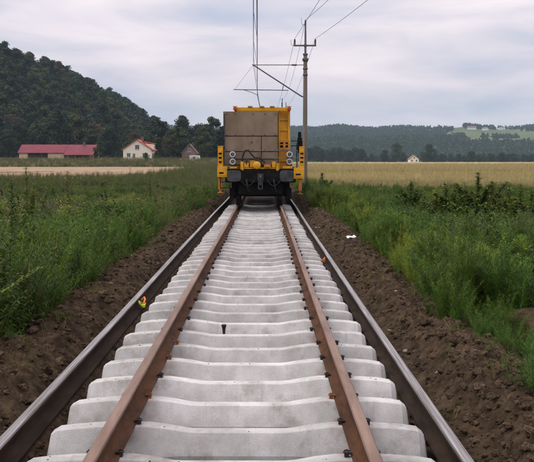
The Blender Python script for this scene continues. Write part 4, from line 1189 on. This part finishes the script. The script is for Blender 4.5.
def leafy(h, n_st, lf, mat, flower=None, spread_=.25, fl_n=16, w_ratio=.42):
    p = PL()
    for i in range(n_st):
        a = wr.uniform(0, 6.28); base = Vector((wr.uniform(-.1, .1), wr.uniform(-.1, .1), 0)); ln = Vector((math.cos(a), math.sin(a), 0)) * spread_ * wr.uniform(.1, 1)
        hh = h * wr.uniform(.6, 1.08); f_ = lambda t: base + ln * t ** 1.5 + Zu * hh * t
        p.stem([f_(t) for t in (0, .4, .75, 1)], .006, .002, 'stem')
        n = int(18 + hh * 16); tn = wr.uniform(-.4, .4)
        for j in range(n):
            t = .08 + .92 * j / n; b = j * 2.4 + wr.uniform(-.3, .3)
            d = Vector((math.cos(b), math.sin(b), wr.uniform(.0, .8)))
            l_ = lf * wr.uniform(.6, 1.15) * (1.15 - .65 * t)
            p.leaf(f_(t), d, Zu, l_, l_ * w_ratio, mat, tn + wr.uniform(-.2, .2), wr.uniform(.1, .5))
        if flower:
            for j in range(fl_n):
                b = wr.uniform(0, 6.28); t = wr.uniform(.86, 1.06)
                d = Vector((math.cos(b), math.sin(b), wr.uniform(.2, 1.0)))
                p.leaf(f_(min(t, 1)) + d * wr.uniform(0, .06) + Zu * (t - 1) * hh * .5, d, Zu, wr.uniform(.02, .045), .018, flower, wr.uniform(-.3, .3), .1)
    return p.mesh('leafy_weed')
def reed(h, n, plume=True):
    p = PL()
    for i in range(n):
        a = wr.uniform(0, 6.28); base = Vector((wr.uniform(-.12, .12), wr.uniform(-.12, .12), 0)); ln = Vector((math.cos(a), math.sin(a), 0)) * wr.uniform(.05, .3); hh = h * wr.uniform(.75, 1.05)
        f_ = lambda t: base + ln * t ** 1.8 + Zu * hh * t
        p.stem([f_(t) for t in (0, .35, .7, 1)], .0045, .0018, 'dry')
        for j in range(6):
            t = .15 + .12 * j; b = wr.uniform(0, 6.28)
            p.blade(f_(t), Vector((math.cos(b), math.sin(b), 1.3)), .35 * wr.uniform(.6, 1.2), .011, 'olive' if wr.random() < .6 else 'dry', 1.0, wr.uniform(-.4, .4), 3)
        if plume:
            for j in range(34):
                t = wr.uniform(.84, 1.0); b = wr.uniform(0, 6.28)
                p.blade(f_(t), Vector((math.cos(b) * .6, math.sin(b) * .6, 1)), wr.uniform(.04, .11), .006, 'seed', .9, wr.uniform(-.4, .4), 2)
    return p.mesh('reed_weed')
def grainp(h, n):
    p = PL()
    for i in range(n):
        a = wr.uniform(0, 6.28); r0 = wr.uniform(0, .5)
        q = p.blade((r0 * math.cos(a), r0 * math.sin(a), 0), Vector((wr.uniform(-.2, .2), wr.uniform(-.2, .2), 1)), h * wr.uniform(.75, 1.1), .016, 'grainear', .4, wr.uniform(-.5, .5), 3)
    return p.mesh('grain_tuft')
PROT = [feathery(.75, .45, 9), feathery(.6, .4, 9), feathery(.9, .35, 8),            # 0-2 feathery
        grass(.55, 40, 'grass'), grass(.75, 36, 'grass', 'olive'), grass(.6, 34, 'olive', 'dry'),   # 3-5 grass
        leafy(.75, 5, .11, 'leaf'), leafy(.95, 5, .12, 'leafdark'), leafy(.6, 6, .09, 'leaf'),   # 6-8 leafy
        leafy(.95, 6, .09, 'leaf', 'flower', w_ratio=.28), leafy(.85, 6, .09, 'olive', 'seed', w_ratio=.3),   # 9-10 flowering
        reed(1.25, 3), reed(1.1, 4, False),
        feathery(.8, .5, 9, 'bright'), feathery(.65, .5, 9, 'bright'), feathery(.7, .5, 8, 'deep'), leafy(1.0, 6, .14, 'leafdark', w_ratio=.5), leafy(.7, 6, .12, 'leaf', w_ratio=.5),
        mound(.95, .62, 60, 'feather', 'bright'), mound(.8, .7, 60, 'deep', 'feather'), mound(1.1, .6, 60, 'feather', 'feather'), mound(1.0, .6, 60, 'leafdark', 'leaf', .10), mound(.9, .6, 56, 'leaf', 'bright', .075), mound(.85, .65, 56, 'leaf', 'olive', .07)]  # 13-23                                  # 11-12
def bank_edge(side, y):
    """where the vegetation starts beside the bare bank"""
    yy = np.asarray(y, float)
    e0 = (2.12 + 0.30 * sstep(6, 18, yy) if side > 0 else 2.22 + 0.18 * sstep(6, 18, yy)) - .55 * sstep(22, 34, yy)
    return float(e0 + 0.5 * fbm(np.asarray(y * .7 + side * 40.0), np.asarray(2.0), 3))
def land(side, x, y):
    return max(gz1(x, y), float(bh[side](np.array(x), np.array(y)))) if abs(x) < 3.4 and y < 58 else gz1(x, y)
def weed_points(side, seed):
    r = random.Random(seed); pts = []
    def dens(y): return 32 if y < 10 else 22 if y < 18 else 13 if y < 32 else 7 if y < 56 else 4.5
    y = 2.5
    while y < (70 if side > 0 else 95):
        dy = .25
        x0 = bank_edge(side, y); x1 = (0.36 * y + 3.0) if side > 0 else (0.345 * y + 3.0)
        x1 = min(x1, x0 + 17)
        if side < 0 and y > 56: x1 = min(x1, x0 + 13)
        n = dens(y) * dy * max(0, x1 - x0); n = int(n) + (r.random() < n % 1)
        for _ in range(n):
            x = r.uniform(x0, x1); yy = y + r.uniform(0, dy)
            e = x - x0
            nz = float(fbm(np.array(x * .45 + 11 * side), np.array(yy * .3 + 3), 3)) + .5
            n2_ = float(fbm(np.array(x * .6 - 30 * side), np.array(yy * .4 + 70), 2)) + .5
            edge = min(1, .48 + e / 1.1)
            if side > 0:
                if nz > .56: ix = r.choices([13, 14, 0, 1, 4, 8], [8, 8, 5, 4, 2, 1])[0]
                elif nz > .42 or e < 1.6: ix = r.choices([0, 1, 2, 3, 4, 17, 8, 15], [10, 10, 8, 2, 2, 1, 1, 4])[0]
                else: ix = r.choices([15, 16, 2, 17, 6, 7, 10], [5, 3, 3, 3, 2, 3, .5])[0]
                if yy > 40 and r.random() < .45: ix = r.choice((4, 5, 5, 10, 4))
                if ix == 9 and r.random() < .8: ix = 8
                s = edge * r.uniform(.65, 1.2) * (.30 + 1.7 * n2_) * (1 - .10 * float(sstep(24, 40, np.array(yy))))
            else:
                if e < 2.2 and yy > 9: ix = r.choices([0, 1, 2, 3, 6, 8, 4], [6, 7, 4, 3, 2, 3, 2])[0]
                elif nz > .52: ix = r.choices([3, 4, 14, 6, 17, 8, 9, 10, 11, 2], [2, 3, 2, 3, 4, 4, .3, 1.2, .12, 2])[0]
                else: ix = r.choices([4, 5, 6, 7, 16, 10, 11, 12, 15], [3, 1.5, 3, 3, 3, 1.2, .15, .5, 4])[0]
                if yy > 20 and r.random() < .30: ix = r.choice((5, 10, 4, 4, 10))
                s = edge * r.uniform(.75, 1.3) * (.40 + 1.6 * n2_) * (1 - .38 * float(sstep(22, 40, np.array(yy))))
                s *= 1 + .25 * float(sstep(1.5, 4, np.array(e)))
            if yy > 32: s *= 1.15
            if side > 0: s = min(s, float(np.interp(yy, [10, 18, 26, 40, 60], [1.5, 1.25, .98, .82, .75])) + (.40 if x < 4.4 and yy > 26 else 0))
            else: s = min(s, float(np.interp(yy, [10, 18, 26, 40, 60], [1.6, 1.45, 1.15, .85, .55])))
            if side > 0 and 6.2 < yy < 10.0 and .25 < x / yy < .47: s *= .42
            pts.append((side * x, yy, land(side, side * x, yy) - .03, s, r.uniform(0, 6.28), r.uniform(-.18, .18), ix))
        # bushes standing among the finer growth
        m = .72 if y < 12 else .60 if y < 24 else .36
        n = m * dy * max(0, x1 - x0 - .3) * (1.5 if side > 0 else 1.2); n = int(n * 2.2) + (r.random() < (n * 2.2) % 1)
        for _ in range(n):
            x = r.uniform(x0 + .22, x1 + .3); yy = y + r.uniform(0, dy)
            if yy > 60 or (side > 0 and 5.6 < yy < 10.4 and .24 < x / yy < .47): continue
            if side > 0:
                ix = r.choices([18, 19, 20, 21, 22], [5, 4, 5, 1.2, 1])[0]
                if .17 < x / yy and 17 < yy < 30: ix = r.choice((21, 21, 22, 19))
            else:
                ix = r.choices([18, 19, 20, 21, 22, 23], [2, 2, 2, 2.5, 2.5, 3 if yy > 14 else 1])[0]
            s = r.uniform(.7, 1.35) * min(1, .62 + (x - x0) * .35) * (1 if yy < 24 else .88)
            s = min(s, float(np.interp(yy, [10, 18, 26, 40, 60], [1.35, 1.2, .98, .85, .75])) * (1.25 if side < 0 and yy < 34 else 1))
            if side < 0 and yy < 30: s *= 1.12
            pts.append((side * x, yy, land(side, side * x, yy) - .05, s, r.uniform(0, 6.28), r.uniform(-.15, .15), ix))
        y += dy
    return pts
scatter('weeds', weed_points(1, 5), PROT, 'thick feathery green weeds right of the earth bank', 'weeds')
scatter('weeds', weed_points(-1, 6), PROT, 'thick mixed weeds and grasses left of the earth bank', 'weeds')
# sparse sprouts on the banks themselves
r = random.Random(12); pts = []
for _ in range(170):
    s_ = r.choice((-1, 1)); y_ = r.uniform(3, 30); x = s_ * (bank_edge(s_, y_) - r.random() ** 2 * .5)
    pts.append((x, y_, land(s_, x, y_) - .01, r.uniform(.15, .35), r.uniform(0, 6.28), r.uniform(-.3, .3), r.choice((3, 4, 5, 8, 1))))
for _ in range(420):
    s_ = r.choice((-1, 1)); y_ = r.uniform(2.5, 24); x = s_ * r.uniform(1.58, 2.5)
    pts.append((x, y_, float(bh[s_](np.array(x), np.array(y_))) + .01, r.uniform(.10, .22), r.uniform(0, 6.28), r.choice((-1, 1)) * r.uniform(1.1, 1.5), r.choice((5, 12, 12, 11))))
scatter('grass_sprouts', pts, PROT, 'small green sprouts at the edge of the bare earth', 'grass')
# ripe grain / dry grass of the right field, and rough verge on the left
GP = [grainp(.75, 60), grainp(.6, 60), grass(.7, 40, 'olive', 'dry')]
r = random.Random(31); pts = []
for _ in range(15000):
    y_ = 56 + 190 * r.random() ** 1.6; x = r.uniform(3.6, .36 * y_ + 6)
    if y_ < 62 + 4 * math.sin(x * .5) and r.random() < .5: continue
    s = r.uniform(.8, 1.25) * (1 + .5 * (y_ > 110))
    pts.append((x, y_, gz1(x, y_), s, r.uniform(0, 6.28), r.uniform(-.1, .1), r.choices((0, 1, 2), (5, 5, (9 if y_ < 72 else 4 if y_ < 100 else 1.5) * (3.0 if float(fbm(np.array(x * .10), np.array(y_ * .045 + 7), 2)) > .07 else .6)))[0]))
scatter('grain', pts, GP, 'ripe golden stalks filling the right field', 'grain')
pts = []
for _ in range(3600):
    y_ = r.uniform(80, 206); x = r.uniform(-9 - 6 * r.random(), -3.2)
    pts.append((x, y_, gz1(x, y_), r.uniform(.7, 1.4) * (1 if y_ < 130 else 1.4), r.uniform(0, 6.28), r.uniform(-.1, .1), r.choices((2, 3, 4, 5, 6), (.5, 1, 4, 4, 4))[0]))
for _ in range(5000):
    y_ = r.uniform(203, 249); x = r.uniform(-.36 * y_ - 4, -9)
    pts.append((x, y_, gz1(x, y_), r.uniform(.8, 1.7), r.uniform(0, 6.28), r.uniform(-.1, .1), r.choices((1, 2, 3, 4, 5, 6), (.4, 2, 2, 2, 2, 2))[0]))
for _ in range(4500):
    y_ = r.uniform(50, 84); x = r.uniform(-.36 * y_ - 4, -4)
    pts.append((x, y_, gz1(x, y_), r.uniform(.5, .95), r.uniform(0, 6.28), r.uniform(-.1, .1), r.choices((2, 3, 4, 5, 6), (.5, 1.5, 4, 4, 4))[0]))
scatter('verge_grass', pts, GP + [PROT[10], PROT[4], PROT[6], PROT[8]], 'rough brownish grass along the edges of the stubble field', 'grass')

# ------------------------------------------------------------------ single plants one can point to
def sapling_parts(h, n_br, lf, mat, seed, name, loc, rz, label, group, cat='plant', lean=(0, 0), w_ratio=.5):
    global wr
    keep = wr; wr = random.Random(seed)
    t = empty(name, loc, rz)
    tag(t, label, cat, group)
    st, fo = PL(), PL()
    for i in range(n_br):
        a = wr.uniform(0, 6.28); sp = .0 if i == 0 else wr.uniform(.15, .48) * h
        b0 = .0 if i == 0 else wr.uniform(.05, .3)
        ln = Vector((math.cos(a) * sp + lean[0], math.sin(a) * sp + lean[1], 0))
        hh = h if i == 0 else h * wr.uniform(.5, .85)
        f_ = lambda t_: ln * t_ ** 1.4 + Zu * hh * (b0 + (1 - b0) * t_ - (.18 * t_ * t_ if lean != (0, 0) else 0))
        st.stem([f_(q) for q in (0, .25, .5, .75, 1)], .011, .003, 'stem', 5)
        n = int(100 * hh + 50)
        for j in range(n):
            t_ = .12 + .88 * j / n; b = j * 2.4 + wr.uniform(-.4, .4)
            d = Vector((math.cos(b), math.sin(b), wr.uniform(.05, .9))); l_ = lf * wr.uniform(.65, 1.15) * (1.1 - .5 * t_)
            fo.leaf(f_(t_), d, Zu, l_, l_ * w_ratio, mat, wr.uniform(-.5, .5), wr.uniform(.05, .45))
    link('stem', st.mesh('stem'), t); link('foliage', fo.mesh('foliage'), t)
    wr = keep
    return t
RS = [(478, 26, 1.75, 7, 'leafdark', 'tallest dark leafy sapling standing above the right weeds'), (492, 26.5, 1.5, 6, 'leafdark', 'dark leafy sapling just right of the tallest one in the right weeds'),
      (510, 24, 1.4, 6, 'leafdark', 'bushy dark sapling near the right edge above the weeds'), (446, 25, 1.45, 6, 'leafdark', 'dark leafy sapling left of the tallest one in the right weeds'), (436, 24, 1.25, 6, 'leaf', 'shorter green sapling leftmost of the leafy group in the right weeds'),
      (532, 22, 1.4, 6, 'leafdark', 'dark sapling cut by the right edge of the view'), (462, 23, 1.2, 6, 'leaf', 'low bushy green sapling in front of the tallest one'), (411, 31, 1.35, 4, 'leafdark', 'lone slim dark sapling far along the right weeds'),
      (425, 23.5, 1.05, 6, 'leaf', 'low leafy sapling at the left end of the leafy group in the right weeds'), (455, 24.5, 1.3, 6, 'leaf', 'round leafy sapling between the shorter leftmost one and the tallest one'),
      (500, 22.5, 1.15, 6, 'leaf', 'broad green sapling in front of the bushy one near the right edge'), (521, 23, 1.3, 6, 'leaf', 'full green sapling between the bushy one and the right edge of the view'), (486, 21.5, 1.0, 6, 'leaf', 'low broad sapling at the front of the leafy group in the right weeds'),
      (322, 37, 1.3, 6, 'leaf', 'green bush near the foot of the catenary mast'), (482, 11.5, .75, 5, 'leaf', 'near leafy weed in the dark gap low in the right weeds')]
for i, (px, Y, h, nb, mt, lab) in enumerate(RS):
    x = px2x(px, Y)
    sapling_parts(h * 1.12, nb + 9, .24, 'grass' if i % 3 else 'leaf', 300 + i, 'sapling', (x, Y, land(1, x, Y) - .05), i * .9, lab, 'saplings in the right weeds')
LS = [(27, 17, 2.25, 5, 'grass', 'tall pale green plant rising above the left weeds, nearest the left edge'), (68, 19, 2.1, 5, 'grass', 'tall pale plant above the left weeds, second from the left edge'), (150, 26, 1.65, 6, 'leaf', 'bushy green weed on the skyline of the left weeds'), (12, 12, 1.9, 6, 'leafdark', 'dark leafy plant at the left edge of the view')]
for i, (px, Y, h, nb, mt, lab) in enumerate(LS):
    x = px2x(px, Y)
    sapling_parts(h, nb + 1, .15, mt, 400 + i, 'tall_weed', (x, Y, land(-1, x, Y) - .05), i * 1.3, lab, 'tall weeds on the left', w_ratio=.4)
NL = [(-3.0, 6.9, 1.15, 'bright', 'near pale leafy weed at the left edge above the earth bank'), (-3.5, 8.4, 1.5, 'grass', 'tall leafy weed at the left edge behind the arching stem'), (-3.05, 9.6, 1.1, 'leaf', 'mid green leafy weed overhanging the left bank near the arching stem'), (-4.3, 11.5, 1.6, 'olive', 'tall olive weed deep in the left weeds near the left edge'),
      (-3.4, 13.5, 1.2, 'bright', 'pale yellowish leafy weed above the left bank behind the clamp'), (-4.8, 15.5, 1.55, 'grass', 'tall yellow green weed in the middle of the left weeds'),
      (3.0, 12.2, .95, 'bright', 'pale leafy weed overhanging the right bank behind the soil heap'), (3.9, 13.6, 1.2, 'leaf', 'tall leafy weed in the right weeds behind the soil heap'), (2.75, 15.5, .85, 'grass', 'small leafy weed at the edge of the right bank near the paper scrap'), (4.6, 11.4, 1.1, 'leafdark', 'dark leafy weed at the right edge behind the soil heap')]
for i, (x, Y, h, mt, lab) in enumerate(NL):
    sapling_parts(h, 7, .115, mt, 600 + i, 'tall_weed', (x, Y, land(1 if x > 0 else -1, x, Y) - .04), i * 1.1, lab, 'tall weeds by the banks', w_ratio=.42)
# arching pale stem with leaves, low on the left
sapling_parts(1.25, 1, .10, 'bright', 501, 'tall_weed', (-2.75, 7.2, land(-1, -2.75, 7.2)), 0, 'pale green leafy stem arching out over the left bank', 'tall weeds on the left', lean=(1.0, -.1), w_ratio=.35)
# bare soil heap among the right weeds
xs_ = np.linspace(-1, 1, 40); ys_ = np.linspace(-1, 1, 30)
o = link('soil_heap', grid_mesh('soil_heap', xs_ * 1.1, ys_ * .45, lambda x, y: -.12 + .42 * np.clip(1 - (x / 1.1) ** 2, 0, 1) * np.clip(1 - (y / .45) ** 2, 0, 1) + .10 * fbm(x * 5, y * 5, 4), M['soil']))
o.location = (3.45, 9.6, land(1, 3.45, 9.6) + .14)
tag(o, 'low heap of bare brown soil among the right weeds', 'soil heap')

# ------------------------------------------------------------------ haze
mz = bpy.data.materials.new('haze_air'); mz.use_nodes = True
t = mz.node_tree; t.nodes.clear()
ou = N(t, 'ShaderNodeOutputMaterial'); pv = N(t, 'ShaderNodeVolumePrincipled')
pv.inputs['Color'].default_value = (0.56, 0.78, 1.0, 1); pv.inputs['Density'].default_value = 0.00012; pv.inputs['Anisotropy'].default_value = 0.1
L(t, pv.outputs[0], ou.inputs['Volume'])
mb = MB(); mb.box(-7000, 7000, -500, 9000, -12, 240)
o = mb.build('haze', mz)
tag(o, 'thin blue haze in the air', 'haze', kind='stuff')
